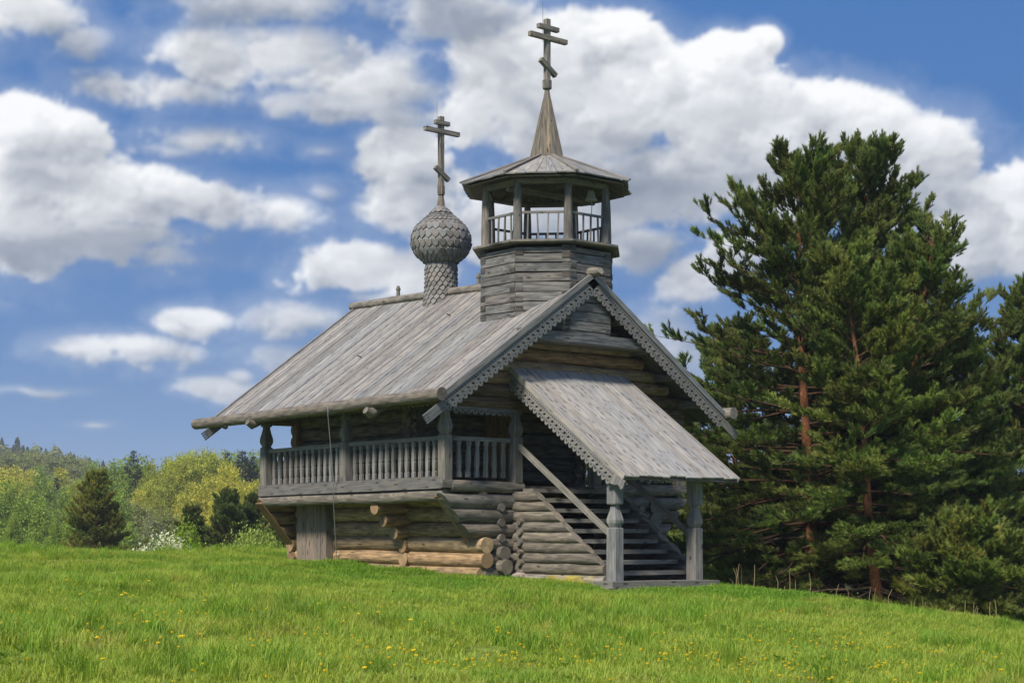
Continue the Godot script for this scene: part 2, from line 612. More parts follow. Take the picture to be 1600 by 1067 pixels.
func make_ground() -> void:
	lumps.seed = 12
	lumps.noise_type = FastNoiseLite.TYPE_SIMPLEX
	lumps.frequency = 0.1
	lumps.fractal_octaves = 2
	var rs := []
	var ds := []
	for k in range(-42, 43):
		rs.append(k * 0.6)
	for k in range(1, 46):
		rs.append(25.2 + 0.6 * k + 0.9 * (pow(1.185, k) - 1.0))
		rs.push_front(-rs[rs.size() - 1])
	for k in 20:
		ds.append(-40.0 + k * 2.4)
	for k in 86:
		ds.append(8.0 + k * 0.6)
	for k in range(1, 46):
		ds.append(59.0 + 0.6 * k + 1.1 * (pow(1.2, k) - 1.0))
	var st := Shape.new()
	for d in ds:
		for r in rs:
			var p: Vector3 = CAM + east * r + away * d
			p.y = CAM.y + height_at(r, d)
			st.v.append(p)
			var g := Vector2(height_at(r + 0.3, d) - height_at(r - 0.3, d), height_at(r, d + 0.3) - height_at(r, d - 0.3)) / 0.6
			st.n.append((Vector3.UP - east * g.x - away * g.y).normalized())
			st.t.append(Vector2(r, d) * 0.25)
			st.c.append(Color.WHITE)
	var w := rs.size()
	for j in ds.size() - 1:
		for q in w - 1:
			var a := j * w + q
			st.i.append_array([a, a + w, a + w + 1, a, a + w + 1, a + 1])
	var mat := StandardMaterial3D.new()
	var f := NoiseTexture2D.new()
	f.width = 512
	f.height = 512
	f.seamless = true
	var fn := FastNoiseLite.new()
	fn.frequency = 0.03
	fn.fractal_octaves = 5
	f.noise = fn
	var ramp := Gradient.new()
	ramp.set_color(0, Color(0.30, 0.37, 0.10))
	ramp.set_color(1, Color(0.47, 0.55, 0.16))
	f.color_ramp = ramp
	mat.albedo_texture = f
	mat.roughness = 0.95
	var o := put("ground", st, mat, self)
	tag(o, "sloping green meadow ground running out to wooded hills", "ground", "", "structure")


# ---------------------------------------------------------------- the chapel
const GREY := Color(0.36, 0.362, 0.368)
const PALE := Color(0.49, 0.483, 0.48)
const TRIM := Color(0.25, 0.255, 0.262)
const TOWER := Color(0.215, 0.217, 0.22)
const SOOT := Color(0.095, 0.088, 0.082)
const LOGGREY := Color(0.245, 0.228, 0.20)
const TAN := Color(0.48, 0.35, 0.215)
const BROWN := Color(0.34, 0.225, 0.125)
var chapel: Node3D


func shade(c: Color, by := 0.14) -> Color:
	var k := 1.0 + rng.randf_range(-by, by)
	var w := rng.randf_range(-0.04, 0.04)
	return Color(c.r * k * (1.0 + w), c.g * k, c.b * k * (1.0 - w))


func shape(c: Color, by := 0.14) -> Shape:
	var st := Shape.new()
	st.col = shade(c, by)
	st.shift = Vector2(rng.randf(), rng.randf())
	return st


func log_piece(parent: Node3D, a: Vector3, b: Vector3, r: float, c: Color, cut0 := 0.0, cut1 := 0.0, squash := Vector2.ONE, called := "log") -> MeshInstance3D:
	var st := shape(c, 0.2)
	var cnt := clampi(int(a.distance_to(b) / 0.7) + 2, 3, 9)
	var pts := []
	var rad := []
	for k in cnt:
		var q := float(k) / (cnt - 1)
		var w := 0.012 if k > 0 and k < cnt - 1 else 0.0
		pts.append(a.lerp(b, q) + Vector3(rng.randf_range(-w, w), rng.randf_range(-w, w), rng.randf_range(-w, w)))
		rad.append(r * rng.randf_range(0.94, 1.04) * lerpf(1.03, 0.97, q))
	st.tube(pts, rad, 12, true, cut0, cut1, squash, 0.025, rng)
	return put(called, st, m.log, parent)


func beam(called: String, parent: Node3D, a: Vector3, b: Vector3, w: float, h: float, c: Color, mat: Material = null, up := Vector3.UP) -> MeshInstance3D:
	var st := shape(c)
	var x := (b - a).normalized()
	var z := x.cross(up).normalized()
	var y := z.cross(x)
	st.box(Transform3D(Basis(x, y, z), (a + b) * 0.5), Vector3(a.distance_to(b), h, w))
	return put(called, st, mat if mat else m.trim, parent)


func ridge_y(z: float) -> float:
	return 6.48 - (z - 0.72) * 0.0207


func make_chapel() -> void:
	chapel = thing("chapel", "grey weathered log chapel with shingled onion dome, bell tower and covered stair", "chapel")
	lower_walls()
	gallery()
	upper_walls()
	main_roof()
	porch()
	bell_tower()
	dome()


func lower_walls() -> void:
	var side := group_part("side_log_wall", chapel)
	var ys := [0.10, 0.40, 0.71, 1.02, 1.35, 1.66]
	for k in ys.size():
		var c: Color = TAN
		var y: float = ys[k]
		log_piece(side, Vector3(-2.45, y, 0.22 if k in [1, 2] else 0.08), Vector3(-2.45, y + 0.02, -2.46), 0.168, c)
		log_piece(side, Vector3(-2.45, y + 0.02, -2.50), Vector3(-2.45, y + 0.04, -7.22), 0.168, c)
		log_piece(side, Vector3(2.45, y - 0.1, 0.22), Vector3(2.45, y, -7.2), 0.168, LOGGREY)
	var front := group_part("front_log_wall", chapel)
	var rows := [[-0.16, -2.46], [0.12, -2.46], [0.41, -2.46], [0.715, -2.50], [1.02, -2.93], [1.33, -3.20], [1.62, -3.44]]
	for k in rows.size():
		var y: float = rows[k][0]
		var x0: float = rows[k][1]
		var cut := -0.85 if k > 3 else 0.0
		log_piece(front, Vector3(x0, y, 0.02), Vector3(-1.46, y, 0.02), 0.158, LOGGREY, cut)
		log_piece(front, Vector3(0.86, y, 0.02), Vector3(maxf(-x0, 2.66), y, 0.02), 0.158, LOGGREY, 0.0, 0.85 if k > 3 else 0.0)
	for s in [-1, 1]:
		# the wall between the two rooms shows as a column of log ends
		var ends := [0.26, 0.54, 0.86, 1.18, 1.50]
		for k in ends.size():
			log_piece(front, Vector3(s * 2.03, ends[k], [0.36, 0.30, 0.21, 0.20, 0.20][k]), Vector3(s * 2.03, ends[k], -2.4), [0.15, 0.145, 0.085, 0.085, 0.085][k], LOGGREY)
		beam("bracket_board", chapel, Vector3(s * 3.52, 1.72, -0.13), Vector3(s * 2.70, 0.78, -0.13), 0.09, 0.03, BROWN)
		beam("bracket_board", chapel, Vector3(s * 3.53, 1.66, -7.0), Vector3(s * 2.71, 0.74, -7.0), 0.30, 0.03, BROWN)
	var cross := group_part("cross_log_wall", chapel)
	for q in [[1.50, -3.40, 0.125], [1.24, -3.17, 0.125], [0.97, -2.88, 0.13], [0.69, -2.66, 0.14], [0.40, -2.64, 0.15], [0.12, -2.64, 0.15]]:
		for s in [-1, 1]:
			log_piece(cross, Vector3(s * 1.2, q[0], -2.48), Vector3(s * -q[1], q[0], -2.48), q[2] + 0.02, TAN.lerp(BROWN, 0.4))
	var back := group_part("rear_log_wall", chapel)
	for q in [[1.60, 3.42, 0.85], [1.30, 3.18, 0.85], [0.99, 2.92, 0.85], [0.68, 2.68, 0.0], [0.38, 2.66, 0.0], [0.10, 2.66, 0.0]]:
		log_piece(back, Vector3(-q[1], q[0], -7.0), Vector3(q[1], q[0], -7.0), 0.16, TAN.lerp(BROWN, 0.6), -q[2], q[2])
	var box := group_part("plank_casing", chapel)
	for k in 6:
		var z0 := -6.50 + k * 0.206
		var st := shape(Color(0.36, 0.31, 0.27), 0.22)
		var x := -2.80 + rng.randf_range(-0.008, 0.008)
		st.slab(Vector3(x, 0.05, z0), Vector3(x, 1.66, z0), Vector3(x, 1.66, z0 + 0.198), Vector3(x, 0.05, z0 + 0.198), 0.03, Vector3.LEFT)
		put("plank", st, m.plank, box)
	for k in 2:
		var st := shape(Color(0.30, 0.26, 0.23), 0.2)  # end face tinted darker: shading painted on the side turned from the sun
		var x0 := -2.80 + k * 0.18
		st.slab(Vector3(x0, 0.05, -5.255), Vector3(x0, 1.66, -5.255), Vector3(x0 + 0.172, 1.66, -5.255), Vector3(x0 + 0.172, 0.05, -5.255), 0.03, Vector3.BACK)
		put("plank", st, m.plank, box)


func carved_post(at: Vector3, rows: Array, c := TRIM, called := "gallery_post") -> void:
	var st := shape(c, 0.12)
	st.turned(rows, 8, Transform3D(Basis(Vector3.UP, rng.randf_range(-0.03, 0.03)), at), false, 0.22)
	put(called, st, m.trim, chapel)


const GALLERY_POST := [[2.02, 0.118], [2.96, 0.118], [2.985, 0.085], [3.01, 0.09], [3.07, 0.118], [3.13, 0.126], [3.20, 0.118], [3.30, 0.092], [3.40, 0.072], [3.45, 0.070], [3.47, 0.105], [3.54, 0.105], [3.56, 0.088], [3.86, 0.088]]


func baluster_meshes() -> Array:
	var half := [[0.0, 0.044], [0.15, 0.044], [0.17, 0.030], [0.22, 0.034], [0.43, 0.047], [0.46, 0.044], [0.475, 0.030], [0.49, 0.044], [0.52, 0.046], [0.62, 0.040], [0.80, 0.023], [0.86, 0.027], [0.875, 0.043], [1.0, 0.043]]
	var out := []
	for k in 5:
		var line := PackedVector2Array()
		for q in half:
			line.append(Vector2(q[1] * 1.18 * (1.0 + 0.05 * sin(k * 2.0)), q[0] * 0.76))
		for q in range(half.size() - 1, -1, -1):
			line.append(Vector2(-half[q][1] * 1.18, half[q][0] * 0.76))
		var st := shape(TRIM.lerp(PALE, 0.25), 0.22)
		st.sawn(line, 0.05)
		out.append(st.mesh(m.trim))
	return out


func railing(a: Vector3, b: Vector3, count: int, bal: Array) -> void:
	var dir := (b - a).normalized()
	var turn := Basis(Vector3.UP, atan2(-dir.z, dir.x))
	beam("handrail", chapel, a + dir * 0.06 + Vector3.UP * 2.905, b - dir * 0.06 + Vector3.UP * 2.905, 0.085, 0.085, TRIM.lerp(PALE, 0.2))
	for k in count:
		var q := (k + 1.0) / (count + 1.0)
		var p := a.lerp(b, q)
		put_mesh("baluster", bal[rng.randi() % 5], chapel, Transform3D(turn * Basis(Vector3.RIGHT, rng.randf_range(-0.015, 0.015)) * Basis(Vector3.BACK, rng.randf_range(-0.025, 0.025)), p + Vector3(0, 2.115, 0)))


func gallery() -> void:
	var st := shape(LOGGREY)
	st.box(Transform3D(Basis.IDENTITY, Vector3(0, 1.93, -3.5)), Vector3(6.76, 0.07, 6.92))
	put("gallery_floor", st, m.plank, chapel)
	for s in [-1, 1]:
		beam("edge_board", chapel, Vector3(s * 3.475, 2.0, 0.07), Vector3(s * 3.475, 1.955, -7.06), 0.07, 0.25, TRIM.lerp(LOGGREY, 0.3), m.plank)
		log_piece(chapel, Vector3(s * 3.40, 1.735, 0.05), Vector3(s * 3.40, 1.71, -7.10), 0.135, LOGGREY, 0, 0, Vector2(0.75, 0.95), "deck_beam")
		beam("beam_end", chapel, Vector3(s * 3.56, 1.97, 0.10), Vector3(s * 3.28, 1.97, 0.10), 0.09, 0.16, LOGGREY, m.log)
	log_piece(chapel, Vector3(-3.30, 1.93, 0.05), Vector3(-1.36, 1.905, 0.05), 0.12, LOGGREY, 0, 0, Vector2(0.9, 1.0), "deck_beam")
	log_piece(chapel, Vector3(0.62, 1.90, 0.05), Vector3(3.30, 1.93, 0.05), 0.13, LOGGREY, 0, 0, Vector2(0.9, 1.0), "deck_beam")
	var bal := baluster_meshes()
	for x in [-3.38, 3.38]:
		for z in [0.0, -3.58, -6.90]:
			carved_post(Vector3(x, 0, z), GALLERY_POST, TRIM.lerp(LOGGREY, 0.4))
		railing(Vector3(x, 0, -0.12), Vector3(x, 0, -3.46), 13, bal)
		railing(Vector3(x, 0, -3.70), Vector3(x, -0.02, -6.78), 12, bal)
		carved_post(Vector3(signf(x) * 2.50, 0, -6.92), GALLERY_POST, BROWN)
		railing(Vector3(x - signf(x) * 0.1, 0, -6.92), Vector3(signf(x) * 2.6, 0, -6.92), 3, bal)
	for x in [-1.5, 0.75]:
		carved_post(Vector3(x, 0, 0.0), GALLERY_POST, TRIM.lerp(LOGGREY, 0.4))
	railing(Vector3(-3.26, 0, 0), Vector3(-1.62, 0, 0), 6, bal)
	railing(Vector3(0.87, 0, 0), Vector3(3.26, 0, 0), 8, bal)
	# carved strips under the eaves plates
	for s in [-1, 1]:
		log_piece(chapel, Vector3(s * 3.38, 3.90, 0.66), Vector3(s * 3.38, 3.86, -7.9), 0.12, LOGGREY, 0, 0, Vector2.ONE, "wall_plate")
		var lace := shape(LOGGREY)
		for seg in [[-0.12, -3.44], [-3.72, -6.78]]:
			var o := Vector3(s * 3.42, 3.78, seg[0])
			lace_strip(lace, Transform3D(Basis(Vector3(0, 0, -1), Vector3.UP, Vector3(1, 0, 0)), o), 0.0, seg[0] - seg[1], 0.10, 1)
		put("carved_valance", lace, m.trim, chapel)
		var end := shape(LOGGREY)
		lace_strip(end, Transform3D(Basis.IDENTITY, Vector3(-3.26 if s < 0 else 2.6, 3.78, -6.9)), 0.0, 0.66, 0.10, 1)
		put("carved_valance", end, m.trim, chapel)
	var lf := shape(TRIM)
	lace_strip(lf, Transform3D(Basis.IDENTITY, Vector3(-3.26, 3.56, 0.10)), 0.0, 1.65, 0.05, 1)
	lace_strip(lf, Transform3D(Basis.IDENTITY, Vector3(0.9, 3.56, 0.10)), 0.0, 2.31, 0.05, 1)
	put("carved_valance", lf, m.trim, chapel)


# Sawn lace along local x from u0 to u1, hanging down from y = 0: a plain band, then holes, then round lobes.
func lace_strip(st: Shape, xf: Transform3D, u0: float, u1: float, plain_band: float, rows: int, thick := 0.03, reach := 0.16) -> void:
	var cells := maxi(1, int((u1 - u0) / reach))
	var w := (u1 - u0) / cells
	var mid := (u0 + u1) * 0.5
	st.box(xf * Transform3D(Basis.IDENTITY, Vector3(mid, -plain_band * 0.5, 0)), Vector3(u1 - u0, plain_band, thick))
	var y := -plain_band
	if rows > 1:
		for k in cells * 2:
			var c := Vector2(u0 + (k + 0.5) * w * 0.5, y - 0.035)
			_cell(st, xf, c, Vector2(w * 0.25, 0.035), Vector2(0.016, 0.016), thick, 0.0)
		y -= 0.07
		for k in cells:
			var c := Vector2(u0 + (k + 0.5) * w, y - 0.05)
			_cell(st, xf, c, Vector2(w * 0.5, 0.05), Vector2(0.047, 0.022), thick, 0.7)
		y -= 0.10
	for k in cells:
		var c := Vector2(u0 + (k + 0.5) * w, y - 0.035)
		var outer := PackedVector2Array()
		var hole := PackedVector2Array()
		for q in 16:
			var a := TAU * q / 16.0
			var d := Vector2(cos(a), sin(a))
			hole.append(c + d * 0.021)
			if d.y >= -0.01:
				var kx := (w * 0.5) / maxf(absf(d.x), 0.0001)
				var ky := 0.035 / maxf(absf(d.y), 0.0001)
				outer.append(c + d * minf(kx, ky))
			else:
				outer.append(c + Vector2(d.x * w * 0.5 * (0.82 if absf(d.x) < 0.95 else 0.95), d.y * 0.075))
		st.pierced(outer, hole, thick, xf, 8, 15)


func _cell(st: Shape, xf: Transform3D, c: Vector2, half: Vector2, r: Vector2, thick: float, tilt: float) -> void:
	var outer := PackedVector2Array()
	var hole := PackedVector2Array()
	var a0 := atan2(half.y, half.x)
	var angles := [0.0, a0 * 0.5, a0, (a0 + PI / 2) * 0.5, PI / 2]
	var all := []
	for a in angles:
		all.append(a)
	for k in range(3, -1, -1):
		all.append(PI - angles[k])
	for k in range(1, 5):
		all.append(PI + angles[k])
	for k in range(3, 0, -1):
		all.append(TAU - angles[k])
	for a in all:
		var d := Vector2(cos(a), sin(a))
		outer.append(c + d * minf(half.x / maxf(absf(d.x), 0.0001), half.y / maxf(absf(d.y), 0.0001)))
		hole.append(c + Vector2(d.x * r.x, d.y * r.y).rotated(tilt))
	st.pierced(outer, hole, thick, xf)


func upper_walls() -> void:
	var gable := group_part("gable_wall", chapel)
	for s in [0, 1]:
		var zz := 0.0 if s == 0 else -7.0
		for k in 9:
			var y := 3.66 + k * 0.272
			var half := minf(3.46, (6.30 - y) / 0.70 - 0.05)
			if half < 0.5:
				continue
			var c := BROWN.lerp(SOOT if rng.randf() < 0.35 else LOGGREY, rng.randf_range(0.0, 0.6))
			log_piece(gable, Vector3(-half, y, zz), Vector3(half, y, zz), 0.146, c)
	var room := group_part("prayer_room_wall", chapel)
	for k in 7:
		var y := 2.12 + k * 0.29
		for s in [-1, 1]:
			log_piece(room, Vector3(s * 2.34, y, -2.22), Vector3(s * 2.34, y, -7.18), 0.155, LOGGREY)
		log_piece(room, Vector3(-2.55, y + 0.14, -2.48), Vector3(2.55, y + 0.14, -2.48), 0.155, LOGGREY)
		log_piece(room, Vector3(-2.55, y + 0.14, -7.0), Vector3(2.55, y + 0.14, -7.0), 0.155, LOGGREY)
	var door := group_part("door", chapel)
	for k in 5:
		var st := shape(BROWN, 0.2)
		st.slab(Vector3(-0.45 + k * 0.18, 2.0, -2.28), Vector3(-0.45 + k * 0.18, 3.7, -2.28), Vector3(-0.278 + k * 0.18, 3.7, -2.28), Vector3(-0.278 + k * 0.18, 2.0, -2.28), 0.05, Vector3.BACK)
		put("plank", st, m.plank, door)
	for x in [3.35, 2.55, 1.75, 0.95]:
		for s in [-1, 1]:
			var y: float = 6.40 - x * 0.70 - 0.16
			if x < 3.0:
				log_piece(chapel, Vector3(s * x, y, 0.66), Vector3(s * x, y + 0.1, -7.85), 0.10, LOGGREY, 0, 0, Vector2.ONE, "purlin")


func main_roof() -> void:
	for s in [-1, 1]:
		var slope := group_part("roof_slope", chapel)
		var z := 0.70
		while z > -7.95:
			var w := rng.randf_range(0.17, 0.25)
			var z1 := maxf(z - w, -8.04)
			if z1 < -7.9:
				z1 = -8.04
			var st := shape(GREY, 0.2)
			var lift := rng.randf_range(0.0, 0.026)
			var low := rng.randf_range(-0.02, 0.02)
			var e := Vector3(s * (4.15 + low), 3.64 - low * 0.7 + lift, 0)
			st.slab(Vector3(s * 0.01, ridge_y(z) + lift, z), Vector3(e.x, e.y, z), Vector3(e.x, e.y, z1 + 0.017), Vector3(s * 0.01, ridge_y(z1) + lift, z1 + 0.017), 0.045, Vector3(s, 1, 0))
			put("plank", st, m.plank, slope)
			z = z1
		var lining := shape(LOGGREY, 0.05)
		var dy := Vector3(0, -0.075, 0)
		lining.slab(Vector3(s * 0.01, ridge_y(0.66), 0.66) + dy, Vector3(s * 4.10, 3.67, 0.66) + dy, Vector3(s * 4.10, 3.67, -7.98) + dy, Vector3(s * 0.01, ridge_y(-7.98), -7.98) + dy, 0.03, Vector3(s, 1, 0))
		put("roof_lining", lining, m.plank, slope)
		for end in 2:
			var zf := 0.785 if end == 0 else -8.10
			var top := Vector3(0, ridge_y(zf) + 0.035, zf)
			var foot := Vector3(s * 4.15, 3.665, zf)
			var u := (foot - top).normalized()
			var vv := Vector3(-u.y * s, absf(u.x), 0)
			if vv.dot(Vector3(s, 1, 0)) < 0:
				vv = -vv
			var xf := Transform3D(Basis(u, vv, u.cross(vv)), top)
			var cover := shape(GREY.lerp(TRIM, 0.5))
			cover.box(xf * Transform3D(Basis.IDENTITY, Vector3(2.53, -0.035, 0)), Vector3(5.04, 0.115, 0.075))
			put("verge_board", cover, m.trim, chapel)
			var st := shape(TRIM, 0.06)
			lace_strip(st, xf * Transform3D(Basis.IDENTITY, Vector3(0, -0.094, 0)), 0.22, 5.02, 0.028, 2)
			st.box(xf * Transform3D(Basis.IDENTITY, Vector3(0.11, -0.2, 0)), Vector3(0.215, 0.2, 0.03))
			st.box(xf * Transform3D(Basis.IDENTITY, Vector3(5.24, -0.205, 0)), Vector3(0.44, 0.20, 0.03))
			for k in 4:
				st.box(xf * Transform3D(Basis.IDENTITY, Vector3(5.52, -0.124 - k * 0.054, 0)), Vector3(0.12, 0.036, 0.03))
			put("bargeboard", st, m.trim, chapel)
		log_piece(chapel, Vector3(s * 4.20, 3.70, 0.97), Vector3(s * 4.20, 3.585, -8.80), 0.125, LOGGREY.lerp(GREY, 0.3), 0, 0, Vector2(1, 1.05), "gutter_log")
		for z2 in [-1.37, -6.06]:
			var hook := shape(LOGGREY)
			hook.tube([Vector3(s * 3.1, 4.10, z2), Vector3(s * 3.7, 3.72, z2), Vector3(s * 4.10, 3.50, z2), Vector3(s * 4.28, 3.44, z2), Vector3(s * 4.40, 3.50, z2)], [0.06, 0.065, 0.085, 0.115, 0.08], 9)
			put("gutter_hook", hook, m.log, chapel)
	var ridge := shape(LOGGREY.lerp(PALE, 0.25))
	var pts := []
	var rad := []
	for k in 12:
		var z := 1.02 - k * 9.28 / 11.0
		pts.append(Vector3(rng.randf_range(-0.012, 0.012), ridge_y(z) + 0.055 + rng.randf_range(-0.012, 0.012), z))
		rad.append(0.075 if k == 0 else 0.115 if k == 11 else 0.108)
	pts.insert(1, Vector3(0, ridge_y(0.80) + 0.05, 0.80))
	rad.insert(1, 0.118)
	ridge.tube(pts, rad, 10, true, 0.5, 0.0, Vector2(1.1, 0.95), 0.04, rng)
	put("ridge_log", ridge, m.log, chapel)
	for z in [-6.28, -3.12]:
		var peg := shape(LOGGREY)
		peg.turned([[0.0, 0.05], [0.16, 0.045], [0.17, 0.06], [0.21, 0.06], [0.28, 0.03]], 8, Transform3D(Basis.IDENTITY, Vector3(0, ridge_y(z) + 0.13, z)))
		put("ridge_peg", peg, m.trim, chapel)
	for q in [[-1.0, -2.95], [-2.3, -4.6]]:
		var x: float = q[0]
		var y: float = ridge_y(q[1]) + (ridge_y(q[1]) - 3.64) / 4.15 * x
		var rod := Shape.new()
		rod.tube([Vector3(x + 0.08, y + 0.03, q[1]), Vector3(x - 0.1, y + 0.06, q[1] + 0.05)], [0.014, 0.014], 6)
		put("roof_rod", rod, m.iron, chapel)


func porch() -> void:
	var top_y := 4.53
	var top_z := -0.02
	var low_y := 2.075
	var low_z := 3.58
	var u := Vector3(0, low_y - top_y, low_z - top_z).normalized()
	var up := Vector3(0, u.z, -u.y)
	var roof := group_part("porch_roof", chapel)
	var x := -1.72
	while x < 1.44:
		var x1 := minf(x + rng.randf_range(0.19, 0.26), 1.49)
		if x1 > 1.36:
			x1 = 1.49
		var st := shape(PALE, 0.13)
		var lift := up * rng.randf_range(0.0, 0.022)
		var e := u * rng.randf_range(-0.03, 0.02)
		st.slab(Vector3(x, top_y, top_z) + lift, Vector3(x, low_y, low_z) + lift + e, Vector3(x1 - 0.015, low_y, low_z) + lift + e, Vector3(x1 - 0.015, top_y, top_z) + lift, 0.035, up)
		put("plank", st, m.plank, roof)
		x = x1
	var lining := shape(LOGGREY, 0.05)
	lining.slab(Vector3(-1.69, top_y, top_z) - up * 0.06, Vector3(-1.69, low_y, low_z) - up * 0.06, Vector3(1.46, low_y, low_z) - up * 0.06, Vector3(1.46, top_y, top_z) - up * 0.06, 0.03, up)
	put("roof_lining", lining, m.plank, roof)
	for s in [0, 1]:
		var xx := -1.745 if s == 0 else 1.515
		var xf := Transform3D(Basis(u, up, u.cross(up)), Vector3(xx, top_y, top_z) + up * 0.02)
		var edge := shape(PALE.lerp(GREY, 0.4))
		edge.box(xf * Transform3D(Basis.IDENTITY, Vector3(2.2, -0.05, 0)), Vector3(4.34, 0.11, 0.04))
		put("verge_board", edge, m.trim, roof)
		if s == 0:
			var st := shape(TRIM.lerp(PALE, 0.15), 0.05)
			lace_strip(st, xf * Transform3D(Basis.IDENTITY, Vector3(0, -0.106, 0.004)), 0.12, 4.10, 0.03, 2, 0.03, 0.145)
			st.sawn(PackedVector2Array([Vector2(4.10, -0.105), Vector2(4.44, -0.105), Vector2(4.46, -0.24), Vector2(4.42, -0.30), Vector2(4.37, -0.27), Vector2(4.30, -0.26), Vector2(4.22, -0.32), Vector2(4.10, -0.36)]), 0.03, xf)
			put("bargeboard", st, m.trim, roof)
	for q in [-1.5, 0.75]:
		beam("rafter", roof, Vector3(q, top_y - 0.22, 0.12), Vector3(q, low_y + 0.04, low_z - 0.25), 0.11, 0.12, LOGGREY, m.trim, Vector3(0, 1, 0.5))
		carved_post(Vector3(q, 0.0, 3.05), [[0.0, 0.135], [0.5, 0.132], [1.06, 0.130], [1.075, 0.085], [1.10, 0.10], [1.16, 0.128], [1.22, 0.134], [1.30, 0.115], [1.42, 0.08], [1.52, 0.068], [1.535, 0.125], [1.56, 0.130], [2.28, 0.130]], TRIM.lerp(PALE, 0.2), "porch_post")
		beam("stair_rail", chapel, Vector3(q, 2.80, 0.10), Vector3(q, 0.92, 2.95), 0.06, 0.12, LOGGREY.lerp(PALE, 0.2), m.trim, Vector3(0, 1, 0.5))
	beam("porch_beam", chapel, Vector3(-1.66, 2.22, 3.05), Vector3(1.3, 2.22, 3.05), 0.13, 0.13, LOGGREY)
	for q in [-1.6, 0.86]:
		var wall := group_part("stair_log_wall", chapel)
		var rows := [[0.0, 2.92], [0.225, 2.90], [0.445, 2.66], [0.66, 2.38], [0.87, 2.05], [1.085, 1.77], [1.30, 1.49], [1.51, 1.20], [1.72, 0.92]]
		for k in rows.size():
			var c := LOGGREY if k > 0 else LOGGREY.lerp(PALE, 0.3)
			if k == 0 and q < 0.0:
				mossy_log(wall, Vector3(q, 0.0, 0.10), Vector3(q, 0.0, 2.92), 0.125, c)
				continue
			log_piece(wall, Vector3(q, rows[k][0], 0.10), Vector3(q, rows[k][0], rows[k][1]), 0.118, c, 0.0, 0.0 if k < 2 else -1.25, Vector2(0.85, 1.0))
			if k > 0 and k < 7:
				log_piece(wall, Vector3(q - 0.16, rows[k][0] - 0.1, 0.40), Vector3(q + 0.12, rows[k][0] - 0.1, 0.40), 0.07, LOGGREY)
	for k in 9:
		var y := 0.20 + k * 0.212
		var z := 2.86 - k * 0.288
		var st := shape(LOGGREY.lerp(PALE, 0.3), 0.14)
		st.slab(Vector3(-1.49, y, z), Vector3(0.755, y, z), Vector3(0.755, y, z - 0.33), Vector3(-1.49, y, z - 0.33), 0.085, Vector3.UP)
		put("step", st, m.plank, chapel)
	var foot := shape(LOGGREY.lerp(PALE, 0.25))
	foot.slab(Vector3(-1.95, 0.02, 3.46), Vector3(1.06, 0.0, 3.46), Vector3(1.06, 0.0, 2.9), Vector3(-1.95, 0.02, 2.9), 0.17, Vector3.UP)
	put("foot_board", foot, m.plank, chapel)


# the lowest stair log carries a patch of yellow moss on its outer side
func mossy_log(parent: Node3D, a: Vector3, b: Vector3, r: float, c: Color) -> void:
	var st := shape(c)
	var pts := []
	var rad := []
	for k in 36:
		pts.append(a.lerp(b, k / 35.0))
		rad.append(r * rng.randf_range(0.985, 1.015))
	st.tube(pts, rad, 14, true, 0, 0, Vector2(0.9, 1.0))
	var blot := FastNoiseLite.new()
	blot.seed = 8
	blot.frequency = 2.2
	for k in st.v.size():
		var p := st.v[k]
		var on := 0.9 - absf(p.z - 1.85) / 0.75 + 1.6 * blot.get_noise_3d(p.x * 2.0, p.y * 3.0, p.z)
		if p.x < a.x - 0.03:
			st.c[k] = st.c[k].lerp(Color(0.55, 0.47, 0.05), clampf(on, 0.0, 0.85))
	put("log", st, m.log, parent)


const TZ := -0.71


func facet(k: int) -> Basis:   # z outwards from the tower, x along the wall
	return Basis(Vector3.UP, PI / 4 * k)


